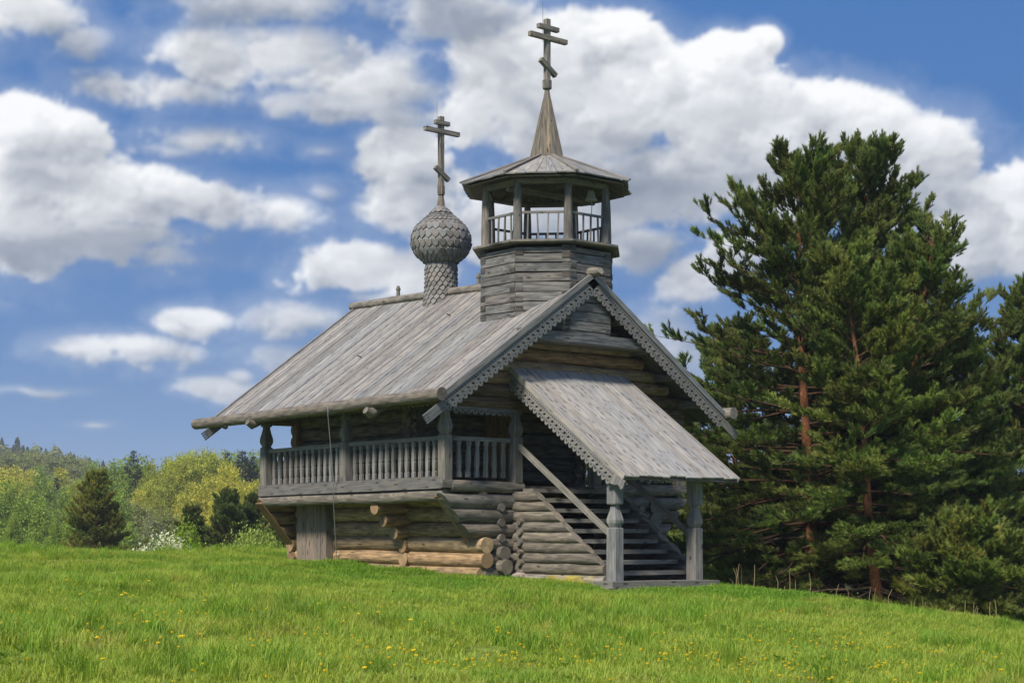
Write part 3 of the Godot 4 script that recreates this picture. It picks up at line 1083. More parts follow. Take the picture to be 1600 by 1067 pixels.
func bell_tower() -> void:
	var c0 := Vector3(0, 0, TZ)
	var half := tan(PI / 8)
	var wall := group_part("tower_wall", chapel)
	for k in 8:
		var b := facet(k)
		for r in 10:
			var y := 5.16 + r * 0.205
			var st := shape(TOWER, 0.2)
			var out := 1.41 + rng.randf_range(-0.007, 0.007)
			var hgt := 0.197 - rng.randf_range(0.0, 0.03)
			if y > 7.0:
				hgt = 0.1
				y -= 0.04
			st.box(Transform3D(b * Basis(Vector3.BACK, rng.randf_range(-0.008, 0.008)), c0 + b * Vector3(0, 0, out - 0.06) + Vector3(0, y, 0)), Vector3(1.41 * 2 * half - 0.012, hgt, 0.12))
			put("log", st, m.log, wall)
			if k in [3, 4, 5]:
				continue
			for s in [-1, 1]:
				if rng.randf() < 0.12:
					continue
				var e := shape(SOOT.lerp(TOWER, rng.randf_range(0.05, 0.45)), 0.2)
				var yy := y + (0.05 if (k + (1 if s > 0 else 0)) % 2 == 0 else -0.05)
				e.box(Transform3D(b, c0 + b * Vector3(s * (1.41 * half - 0.088), 0, 1.40) + Vector3(0, yy, 0)), Vector3(rng.randf_range(0.14, 0.175), 0.105, 0.05))
				put("log_end", e, m.log, wall)
	beam("tower_sill", chapel, Vector3(-1.98, 5.10, 0.66), Vector3(1.98, 5.10, 0.66), 0.12, 0.20, TOWER, m.log)
	beam("soffit_board", chapel, Vector3(-1.95, 4.985, 0.40), Vector3(1.95, 4.985, 0.40), 0.62, 0.03, LOGGREY, m.plank)
	var core := shape(TOWER, 0.0)
	core.turned([[5.3, 1.27], [7.05, 1.27]], 8, Transform3D(Basis.IDENTITY, c0), true)
	put("tower_lining", core, m.plank, wall)
	var plat := shape(LOGGREY.lerp(TOWER, 0.4))
	plat.turned([[7.10, 1.50], [7.12, 1.58], [7.165, 1.58]], 8, Transform3D(Basis.IDENTITY, c0), true)
	put("tower_platform", plat, m.plank, chapel)
	var corner := 1.30 / cos(PI / 8)
	for k in 8:
		var b := Basis(Vector3.UP, PI / 4 * (k + 0.5))
		var p := c0 + b * Vector3(0, 0, corner)
		var st := shape(TRIM.lerp(LOGGREY, 0.4), 0.15)
		st.tube([p + Vector3(0, 7.16, 0), p + Vector3(0, 7.6, 0), p + Vector3(0, 8.05, 0), p + Vector3(0, 8.48, 0)], [0.105, 0.10, 0.088, 0.068], 12)
		put("tower_post", st, m.log, chapel)
		var q := c0 + Basis(Vector3.UP, PI / 4 * (k + 1.5)) * Vector3(0, 0, corner)
		beam("tower_rail", chapel, p + Vector3(0, 7.78, 0), q + Vector3(0, 7.78, 0), 0.05, 0.05, TRIM)
		beam("tower_beam", chapel, p + Vector3(0, 8.44, 0), q + Vector3(0, 8.44, 0), 0.12, 0.10, LOGGREY)
		for j in range(1, 5):
			var at := p.lerp(q, j / 5.0)
			var bar := shape(TRIM)
			bar.box(Transform3D(Basis(Vector3.UP, PI / 4 * (k + 1)) * Basis(Vector3.BACK, PI / 2 + rng.randf_range(-0.05, 0.05)), at + Vector3(0, 7.46, 0)), Vector3(0.6, 0.034, 0.03))
			put("tower_baluster", bar, m.trim, chapel)
	for q in [[Vector3(-1.25, 8.36, TZ + 0.15), Vector3(1.25, 8.36, TZ + 0.15)], [Vector3(-0.2, 8.47, TZ - 1.25), Vector3(-0.2, 8.47, TZ + 1.25)]]:
		beam("tie_beam", chapel, q[0], q[1], 0.10, 0.11, LOGGREY)
	var roof := group_part("tower_roof", chapel)
	for k in 8:
		var b := facet(k)
		var lining := shape(LOGGREY, 0.1)
		lining.slab(c0 + b * Vector3(-0.70, 8.49, 1.69), c0 + b * Vector3(-0.14, 9.10, 0.33), c0 + b * Vector3(0.14, 9.10, 0.33), c0 + b * Vector3(0.70, 8.49, 1.69), 0.03, b * Vector3(0, 1, 0.5))
		put("roof_lining", lining, m.plank, roof)
		for j in 7:
			var f0 := j / 7.0 * 2.0 - 1.0
			var f1 := (j + 1) / 7.0 * 2.0 - 1.0 - 0.012
			var st := shape(GREY, 0.16)
			var e := rng.randf_range(-0.025, 0.025)
			var lift := rng.randf_range(0.0, 0.012)
			var lo := 1.81 + e
			st.slab(c0 + b * Vector3(f0 * 0.75, 8.525 - e * 0.4 + lift, lo), c0 + b * Vector3(f0 * 0.142, 9.19 + lift, 0.342), c0 + b * Vector3(f1 * 0.142, 9.19 + lift, 0.342), c0 + b * Vector3(f1 * 0.75, 8.525 - e * 0.4 + lift, lo), 0.028, b * Vector3(0, 1, 0.5))
			put("plank", st, m.plank, roof)
		var hb := Basis(Vector3.UP, PI / 4 * (k + 0.5))
		beam("hip_strip", roof, c0 + hb * Vector3(0, 8.55, 1.99), c0 + hb * Vector3(0, 9.215, 0.37), 0.085, 0.035, LOGGREY.lerp(GREY, 0.5))
	var spire := group_part("spire", chapel)
	for k in 8:
		var b := facet(k)
		for j in 2:
			var f0 := j - 1.0
			var f1 := j - 0.03
			var st := shape(LOGGREY.lerp(Color(0.36, 0.25, 0.09), 0.28 if rng.randf() < 0.25 else 0.0), 0.2)
			var lo := 9.13 - rng.randf_range(0.0, 0.04)
			st.slab(c0 + b * Vector3(f0 * 0.158, lo, 0.385), c0 + b * Vector3(f0 * 0.038, 10.50, 0.092), c0 + b * Vector3(f1 * 0.038, 10.50, 0.092), c0 + b * Vector3(f1 * 0.158, lo, 0.385), 0.03, b * Vector3(0, 0.2, 1))
			put("plank", st, m.log, spire)
	var knob := shape(LOGGREY)
	knob.turned([[10.44, 0.098], [10.50, 0.094], [10.70, 0.058], [10.73, 0.058], [10.735, 0.10], [10.76, 0.108], [10.92, 0.108], [10.94, 0.07]], 8, Transform3D(Basis.IDENTITY, c0))
	put("knob", knob, m.log, spire)
	cross(c0, 10.93, 12.27, 0.056, [[11.85, 0.535, 0.10], [12.07, 0.29, 0.095]], 11.20, 0.23)


func cross(at: Vector3, y0: float, y1: float, r: float, bars: Array, slant_y: float, slant: float) -> void:
	var part := group_part("cross", chapel)
	var st := shape(LOGGREY.lerp(PALE, 0.2))
	st.box(Transform3D(Basis(Vector3.BACK, PI / 2), at + Vector3(0, (y0 + y1) * 0.5, 0)), Vector3(y1 - y0, r * 2, r * 2))
	put("shaft", st, m.log, part)
	for b in bars:
		var q := shape(LOGGREY.lerp(PALE, 0.15))
		q.box(Transform3D(Basis(Vector3.BACK, -0.01), at + Vector3(0, b[0], r * 0.6)), Vector3(b[1] * 2, b[2], 0.105))
		put("crossbar", q, m.log, part)
	var q := shape(LOGGREY)
	q.box(Transform3D(Basis(Vector3.BACK, -0.59), at + Vector3(0, slant_y, r * 0.6)), Vector3(slant * 2.3, 0.10, 0.10))
	put("slanted_crossbar", q, m.log, part)
	var rod := Shape.new()
	rod.tube([at + Vector3(-0.09, y1 - 0.5, -0.04), at + Vector3(-0.09, y1 + 0.38, -0.04)], [0.006, 0.003], 5)
	put("lightning_rod", rod, m.iron, part)


func dome() -> void:
	var c0 := Vector3(0, 0, -4.55)
	var to_cam := (CAM - c0)
	to_cam.y = 0
	to_cam = to_cam.normalized()
	var line := [[7.374, 0.394], [7.417, 0.428], [7.523, 0.556], [7.694, 0.663], [7.908, 0.697], [8.122, 0.65], [8.25, 0.578], [8.378, 0.449], [8.507, 0.30], [8.635, 0.171], [8.742, 0.094], [8.80, 0.085]]
	var neck := [[6.25, 0.42], [6.45, 0.405], [6.75, 0.378], [7.05, 0.37], [7.40, 0.375]]
	var outline := PackedVector2Array([Vector2(-0.5, 1), Vector2(-0.5, 0.36), Vector2(-0.36, 0.36), Vector2(-0.36, 0.2), Vector2(-0.2, 0.2), Vector2(-0.2, 0.06), Vector2(-0.08, 0.06), Vector2(-0.08, 0.0), Vector2(0.08, 0.0), Vector2(0.08, 0.06), Vector2(0.2, 0.06), Vector2(0.2, 0.2), Vector2(0.36, 0.2), Vector2(0.36, 0.36), Vector2(0.5, 0.36), Vector2(0.5, 1)])
	var kinds := []
	var kind_shapes := []
	for k in 6:
		var st := shape(TRIM.lerp(GREY, 0.3), 0.34)
		st.sawn(outline, 0.034)
		kinds.append(st.mesh(m.trim))
		kind_shapes.append(st)
	for spec in [["onion_dome", line, 0.102, 26, 1.6], ["dome_neck", neck, 0.105, 18, 1.6]]:
		var body := group_part(spec[0], chapel)
		var core := shape(LOGGREY, 0.05)
		var rows := []
		for q in spec[1]:
			rows.append([q[0], maxf(q[1] - 0.022, 0.03)])
		core.turned(rows, 24, Transform3D(Basis.IDENTITY, c0))
		put("core", core, m.trim, body)
		var hidden := Shape.new()
		var prof: Array = spec[1]
		var total := 0.0
		for k in prof.size() - 1:
			total += Vector2(prof[k + 1][0] - prof[k][0], prof[k + 1][1] - prof[k][1]).length()
		var n_rows := int((total - 0.05) / spec[2])
		for r in n_rows:
			var s := 0.0 + r * float(spec[2])
			var left := s
			var k := 0
			while k < prof.size() - 2 and left > Vector2(prof[k + 1][0] - prof[k][0], prof[k + 1][1] - prof[k][1]).length():
				left -= Vector2(prof[k + 1][0] - prof[k][0], prof[k + 1][1] - prof[k][1]).length()
				k += 1
			var seg := Vector2(prof[k + 1][0] - prof[k][0], prof[k + 1][1] - prof[k][1])
			var q := left / seg.length()
			var y: float = lerpf(prof[k][0], prof[k + 1][0], q)
			var rr: float = lerpf(prof[k][1], prof[k + 1][1], q)
			var count: int = spec[3]
			if rr < 0.28 and spec[0] == "onion_dome":
				count = 12 if rr > 0.15 else 8
			var slope := seg.normalized()   # (up, outwards) going up the outline
			for j in count:
				var a := TAU * (j + 0.5 * (r % 2)) / count + 0.13
				var rho := Vector3(sin(a), 0, cos(a))
				var circ := Vector3(cos(a), 0, -sin(a))
				var up := (Vector3.UP * slope.x + rho * slope.y).normalized()
				var nn := circ.cross(up)
				# the tip stands off the row below it
				up = (up - nn * (0.28 if rr > 0.33 else 0.10) + circ * rng.randf_range(-0.09, 0.09) + nn * rng.randf_range(-0.06, 0.06)).normalized()
				nn = circ.cross(up).normalized()
				var wide := TAU * rr / count * rng.randf_range(0.86, 0.95)
				var xf := Transform3D(Basis(circ * wide, up * float(spec[2]) * float(spec[4]), nn), c0 + Vector3(0, y, 0) + rho * (rr + 0.02))
				var which := rng.randi() % 6
				if rho.dot(to_cam) > -0.12:
					put_mesh("shingle", kinds[which], body, xf)
				else:
					var src: Shape = kind_shapes[which]
					var first := hidden.v.size()
					for e in src.v.size():
						hidden.v.append(xf * src.v[e])
						hidden.n.append((xf.basis.inverse().transposed() * src.n[e]).normalized())
					hidden.t.append_array(src.t)
					hidden.c.append_array(src.c)
					for e in src.i:
						hidden.i.append(first + e)
		var rest := put("rear_shingles", hidden, m.trim, body)
		rest.set_meta("kind", "stuff")
	var knob := shape(LOGGREY)
	knob.turned([[8.70, 0.10], [8.86, 0.085], [8.98, 0.06], [9.00, 0.085], [9.06, 0.095], [9.20, 0.09], [9.30, 0.065]], 8, Transform3D(Basis.IDENTITY, c0))
	put("dome_finial", knob, m.log, chapel)
	cross(c0, 9.15, 10.86, 0.056, [[10.50, 0.51, 0.10], [10.70, 0.21, 0.095]], 9.50, 0.21)


func make_small_things() -> void:
	var bell := thing("bell", "small dark bell hanging under the tower roof beside the railing", "bell", Vector3(0.55, 8.22, 0.12))
	var st := Shape.new()
	st.turned([[0.0, 0.135], [0.02, 0.135], [0.06, 0.112], [0.12, 0.09], [0.20, 0.075], [0.235, 0.05], [0.25, 0.012]], 16)
	put("bell_body", st, m.bronze, bell)
	var loop := Shape.new()
	loop.tube([Vector3(0, 0.24, 0), Vector3(0, 0.40, 0)], [0.018, 0.014], 6)
	put("hanger", loop, m.iron, bell)
	var rope := Shape.new()
	rope.tube([Vector3(0, 0.03, 0), Vector3(0.01, -0.12, 0.02), Vector3(-0.03, -0.25, 0.05), Vector3(-0.04, -0.42, 0.05)], [0.009, 0.009, 0.009, 0.009], 5)
	put("rope", rope, m.cable, bell)
	var wire := Shape.new()
	wire.tube([Vector3(-4.34, 3.66, -2.85), Vector3(-4.33, 3.45, -2.86), Vector3(-3.60, 2.12, -3.74), Vector3(-3.56, 1.62, -3.80), Vector3(-2.70, 0.60, -4.98), Vector3(-2.66, 0.15, -5.06)], [0.009, 0.009, 0.009, 0.009, 0.012, 0.012], 6, true)
	var w := put("ground_cable", wire, m.cable, self)
	tag(w, "thin grey cable running from the gutter down past the gallery to the ground", "cable")
	var rock := Shape.new()
	rock.col = Color(1, 1, 1)
	rock.turned([[-0.12, 0.16], [0.0, 0.17], [0.05, 0.15], [0.09, 0.07]], 7, Transform3D(Basis(Vector3.UP, 0.4).scaled(Vector3(1.2, 1, 0.8)), Vector3.ZERO))
	var so := put("stone", rock, m.stone, self)
	so.position = Vector3(-1.74, height(-1.74, 0.42) + 0.06, 0.42)
	tag(so, "small pinkish grey stone at the foot of the stair wall", "stone")


# ---------------------------------------------------------------- pines beside the chapel
var shoot_meshes := []


func needle_shoot(sd: int, needles: int, long: float, tip: Color) -> ArrayMesh:
	var r := RandomNumberGenerator.new()
	r.seed = sd
	var st := Shape.new()
	var bend := Vector3(r.randf_range(-0.06, 0.06), 0, r.randf_range(-0.06, 0.06))
	st.col = Color(0.55, 0.38, 0.22)
	st.tube([Vector3.ZERO, Vector3(0, long * 0.5, 0) + bend * 0.4, Vector3(0, long, 0) + bend], [0.007, 0.006, 0.003], 3, false)
	for k in needles:
		var q := pow(r.randf(), 0.8)
		var a := r.randf() * TAU
		var open := r.randf_range(0.45, 0.95) * lerpf(1.15, 0.6, q)
		var at := Vector3(0, long * (0.12 + 0.88 * q), 0) + bend * q
		var dir := Vector3(cos(a) * sin(open), cos(open), sin(a) * sin(open))
		var side := dir.cross(Vector3(r.randf() - 0.5, r.randf() - 0.5, r.randf() - 0.5)).normalized()
		var len := r.randf_range(0.075, 0.12)
		st.col = Color(1, 1, 1).lerp(tip, smoothstep(0.75, 1.0, q)) * r.randf_range(0.75, 1.25)
		st.tri(at - side * 0.0085, at + side * 0.0085, at + dir * len)
	return st.mesh(m.needle)


func make_pine(called: String, label: String, px: float, dist: float, top_y: float, spread: float, sd: int, tint: Color, low := 0.10, lean := 0.0, density := 1.0, base_y := -99.0, group := "pines on the slope beside the chapel", taper := 0.72) -> Node3D:
	var r := RandomNumberGenerator.new()
	r.seed = sd
	var foot := from_photo(px, 832.3, dist)
	foot.y = height(foot.x, foot.z) - 0.1 if base_y < -50.0 else base_y
	var tall := from_photo(px, top_y, dist).y - foot.y
	var t := thing(called, label, "tree", foot, 0.0, group)
	var trunk := Shape.new()
	var pts := []
	var rad := []
	var wob := Vector2(r.randf_range(-1, 1), r.randf_range(-1, 1)) * 0.10
	var thick := tall * 0.0155
	for k in 15:
		var q := k / 14.0
		pts.append(east * (lean * tall * q + wob.x * sin(q * 7.0)) + away * (wob.y * sin(q * 5.0 + 1.0)) + Vector3.UP * tall * q)
		rad.append(thick * (pow(1.0 - q, 0.85) + 0.05) * (1.25 if k == 0 else 1.0))
	var warm := Color(0.42, 0.19, 0.085)
	trunk.col = warm
	trunk.tube(pts, rad, 9, false, 0, 0, Vector2.ONE, 0.04, r)
	put("trunk", trunk, m.bark, t)
	var wood_st := Shape.new()
	var places := []
	var tints := []
	var whorls := int(tall * 3.7 * density)
	for k in whorls:
		var q := lerpf(low, 0.985, (k + r.randf()) / whorls)
		var idx := q * 14.0
		var i0 := mini(int(idx), 13)
		var start: Vector3 = pts[i0].lerp(pts[i0 + 1], idx - i0)
		var reach := spread * pow(clampf((1.0 - q) / (1.0 - 0.28), 0.0, 1.0), taper)
		if q < 0.28:
			reach = spread * lerpf(0.8, 1.0, q / 0.28)
		reach = reach * r.randf_range(0.62, 1.12) + 0.30
		var bare := q < 0.24 and r.randf() < 0.45
		for b in (3 if q > 0.2 else 2):
			var az := r.randf() * TAU
			var lift := lerpf(-0.18, 0.95, pow(q, 1.6)) + r.randf_range(-0.15, 0.15)
			pine_branch(r, wood_st, places, tints, start, az, lift, reach * r.randf_range(0.8, 1.1), rad[i0] * 0.30, tint, bare, q)
	put("branches", wood_st, m.bark, t)
	var crown := scatter("crown", shoot_meshes[sd % shoot_meshes.size()], places, tints, t)
	crown.set_meta("kind", "stuff")
	return t


func pine_branch(r: RandomNumberGenerator, wood_st: Shape, places: Array, tints: Array, start: Vector3, az: float, lift: float, reach: float, thick: float, tint: Color, bare: bool, q: float) -> void:
	var out := Vector3(cos(az), 0, sin(az))
	var tone := r.randf_range(0.65, 1.3)
	var own := Color(tint.r * tone * r.randf_range(0.8, 1.1), tint.g * tone, tint.b * tone)
	var p := start
	var line := [p]
	var rad := [maxf(thick, 0.014)]
	var seg := reach / 5.0
	var el := lift
	for k in 5:
		el += r.randf_range(-0.14, 0.14) + (0.10 if k > 2 else -0.05)
		out = out.rotated(Vector3.UP, r.randf_range(-0.17, 0.17))
		p += (out * cos(el) + Vector3.UP * sin(el)) * seg
		line.append(p)
		rad.append(maxf(thick * (1.0 - (k + 1) / 5.6), 0.006))
	wood_st.col = Color(0.20, 0.11, 0.065) if not bare else Color(0.22, 0.17, 0.13)
	wood_st.tube(line, rad, 4, false)
	for k in range(1, 6):
		var here: Vector3 = line[k]
		var dir: Vector3 = (line[k] - line[k - 1]).normalized()
		for side in [-1, 1]:
			if r.randf() < 0.12:
				continue
			var twig_len := (0.20 + reach * 0.30 * (1.0 - k / 6.5)) * r.randf_range(0.6, 1.2)
			var td := (dir.rotated(Vector3.UP, side * r.randf_range(0.5, 1.05)) + Vector3.UP * r.randf_range(-0.05, 0.30)).normalized()
			var mid := here + td * twig_len * 0.55
			var end := mid + (td + Vector3.UP * 0.16).normalized() * twig_len * 0.45
			wood_st.tube([here, mid, end], [0.011, 0.008, 0.004], 3, false)
			if bare:
				var e2 := mid + (td.rotated(Vector3.UP, side * 0.7) - Vector3.UP * 0.2).normalized() * twig_len * 0.5
				wood_st.tube([mid, e2], [0.007, 0.003], 3, false)
				continue
			var count := int(twig_len / 0.075) + 2
			for j in count:
				var f := (j + 1.0) / count
				if f < 0.18 and k < 3:
					continue
				var at := here.lerp(mid, f / 0.55) if f < 0.55 else mid.lerp(end, (f - 0.55) / 0.45)
				var spread_dir := (td.rotated(Vector3.UP, r.randf_range(-0.95, 0.95)) + Vector3.UP * r.randf_range(0.12, 0.8 + 0.3 * q)).normalized()
				shoot(r, places, tints, at, spread_dir, own)
				shoot(r, places, tints, at + td * 0.05, (spread_dir + td.rotated(Vector3.UP, r.randf_range(-1.2, 1.2)) * 0.8).normalized(), own)
		if k >= 3 and not bare:
			for j in 3:
				shoot(r, places, tints, here, (dir.rotated(Vector3.UP, r.randf_range(-0.8, 0.8)) + Vector3.UP * r.randf_range(0.2, 0.8)).normalized(), own)


func shoot(r: RandomNumberGenerator, places: Array, tints: Array, at: Vector3, dir: Vector3, tint: Color) -> void:
	var x := dir.cross(Vector3(r.randf() - 0.5, 0.3, r.randf() - 0.5)).normalized()
	var s := r.randf_range(0.75, 1.25)
	places.append(Transform3D(Basis(x * s, dir * s, x.cross(dir) * s), at + Vector3(r.randf_range(-0.06, 0.06), r.randf_range(-0.05, 0.05), r.randf_range(-0.06, 0.06))))
	var k := r.randf_range(0.7, 1.3)
	tints.append(Color(tint.r * k * r.randf_range(0.9, 1.2), tint.g * k, tint.b * k))


func make_pines() -> void:
	for k in 4:
		shoot_meshes.append(needle_shoot(31 + k, 40, 0.17, Color(1.7, 1.5, 0.9)))
	var green := Color(0.138, 0.192, 0.042)
	make_pine("pine_tree", "tall pine with straight orange trunk and broad crown beside the chapel porch", 1270, 44.0, 262, 4.75, 11, green, 0.07, -0.03, 1.25, -99.0, "pines on the slope beside the chapel", 0.62)
	make_pine("pine_tree", "tall pine with slender trunk standing between two thicker orange trunks", 1350, 47.0, 252, 5.2, 12, green * 0.95, 0.10, 0.0, 1.15, -99.0, "pines on the slope beside the chapel", 0.62)
	make_pine("pine_tree", "pine with thick orange forked trunk rising from the grass edge and paler crown", 1382, 41.0, 410, 2.9, 13, green * Color(1.3, 1.22, 1.1), 0.06, -0.11)
	make_pine("pine_tree", "leaning pine with bare orange stem bending out over the slope", 1392, 43.0, 370, 3.2, 14, green, 0.22, 0.10)
	make_pine("pine_tree", "bushy young pine growing at the outer edge of the pine group", 1495, 45.0, 540, 2.6, 15, green * Color(1.1, 1.1, 1.1), 0.03)
	make_pine("pine_tree", "tall loose pine standing apart beyond the pine group", 1612, 50.0, 455, 3.0, 16, green, 0.12)
	make_pine("pine_tree", "low spreading pine with light green tips at the meadow edge", 1500, 38.5, 838, 1.75, 17, green * Color(1.35, 1.25, 1.0), 0.05, 0.0, 2.2)
	make_pine("pine_tree", "dense pine hidden behind the porch roof at the chapel corner", 1150, 50.0, 520, 3.2, 18, green, 0.03)
	make_pine("pine_tree", "dark pine filling the shade behind the orange trunks", 1310, 54.0, 420, 3.6, 19, green * 0.9, 0.03)
	make_pine("pine_tree", "dark pine filling the gap behind the leaning stem", 1440, 53.0, 430, 3.6, 20, green * 0.9, 0.03)
	make_pine("pine_tree", "short dark pine in the thicket below the tall loose pine", 1570, 52.0, 610, 3.0, 21, green * 0.95, 0.03)
	make_pine("pine_tree", "pine showing through the gallery beyond the stair opening", 1040, 56.0, 650, 3.2, 23, green, 0.03)
	make_pine("pine_tree", "pine behind the chapel seen past the stair post", 930, 60.0, 660, 3.2, 24, green, 0.03)
	make_pine("pine_tree", "low broad pine crowding the foot of the tall porch pine", 1215, 47.0, 760, 2.6, 22, green * 0.95, 0.03, 0.0, 1.6)


# ---------------------------------------------------------------- the wood beyond the meadow
func leaf_clump(sd: int, leaves: int, size: float, spread: float) -> ArrayMesh:
	var r := RandomNumberGenerator.new()
	r.seed = sd
	var st := Shape.new()
	for k in leaves:
		var at := Vector3(r.randfn(), r.randfn(), r.randfn()) * spread * 0.5
		var nn := Vector3(r.randfn(), r.randfn() + 0.6, r.randfn()).normalized()
		var x := nn.cross(Vector3(r.randfn(), r.randfn(), r.randfn())).normalized() * size * r.randf_range(0.6, 1.3)
		var y := nn.cross(x) * r.randf_range(0.5, 0.9)
		st.col = Color.WHITE * r.randf_range(0.78, 1.25)
		st.tri(at - x * 0.5, at + y * 0.45, at + x * 0.5)
		st.tri(at - x * 0.5, at + x * 0.5, at - y * 0.45)
	return st.mesh(m.leaf)


# Crown volume by lobes: [x, y, z, radius, height radius] for a tree one metre tall.
func leafy_tree(called: String, label: String, category: String, tall: float, lobes: Array, clumps: int, clump: Mesh, tint: Color, bark: Color, sd: int, group: String, second := Color.BLACK) -> Node3D:
	var r := RandomNumberGenerator.new()
	r.seed = sd
	var t := thing(called, label, category, Vector3.ZERO, 0.0, group)
	var st := Shape.new()
	st.col = bark
	st.tube([Vector3.ZERO, Vector3(0.01, 0.3, 0.0) * tall, Vector3(-0.01, 0.6, 0.01) * tall, Vector3(0, 0.9, 0) * tall], [0.012 * tall, 0.009 * tall, 0.006 * tall, 0.001 * tall], 6, false)
	for l in lobes:
		var c := Vector3(l[0], l[1], l[2]) * tall
		st.tube([Vector3(0, maxf(0.08, l[1] - 0.32) * tall, 0), c * 0.7 + Vector3(0, (l[1] - 0.1) * 0.3 * tall, 0), c + Vector3(0, l[4] * 0.4 * tall, 0)], [0.006 * tall, 0.004 * tall, 0.001 * tall], 4, false)
	put("trunk", st, m.bark, t)
	var weight := 0.0
	for l in lobes:
		weight += l[3] * l[3] * l[4]
	var places := []
	var tints := []
	for l in lobes:
		var lobe_tone := r.randf_range(0.82, 1.18)
		for k in int(clumps * l[3] * l[3] * l[4] / weight) + 3:
			var d := Vector3(r.randfn(), r.randfn(), r.randfn()).normalized()
			var q := pow(r.randf(), 0.45)
			var pinch := 1.0 - 0.35 * maxf(d.y, 0.0) * q
			var at := Vector3(l[0] + d.x * q * l[3] * pinch, l[1] + d.y * q * l[4], l[2] + d.z * q * l[3] * pinch) * tall
			var s := r.randf_range(0.7, 1.35)
			places.append(Transform3D(Basis.from_euler(Vector3(r.randf() * 0.8, r.randf() * TAU, r.randf() * 0.8)).scaled(Vector3(s, s * 1.25, s)), at))
			var c := tint if second == Color.BLACK or r.randf() < 0.6 else second
			var k2 := lobe_tone * r.randf_range(0.75, 1.25)
			tints.append(Color(c.r * k2, c.g * k2, c.b * k2))
	var crown := scatter("crown", clump, places, tints, t)
	crown.set_meta("kind", "stuff")
	return t


func stand(proto: Node3D, first: bool, px: float, top_y: float, dist: float, tall0: float, wide := 1.0, turn := 0.0, label := "") -> Node3D:
	var o := proto
	if not first:
		o = proto.duplicate()
		o.name = numbered(String(proto.name).rstrip("_0123456789"))
		add_child(o)
	if label:
		o.set_meta("label", label)
	var foot := from_photo(px, 832.3, dist)
	foot.y = height(foot.x, foot.z) - 0.15
	var tall := from_photo(px, top_y, dist).y - foot.y
	var s := tall / tall0
	o.transform = Transform3D(Basis(Vector3.UP, turn).scaled(Vector3(s * wide, s, s * wide)), foot)
	return o


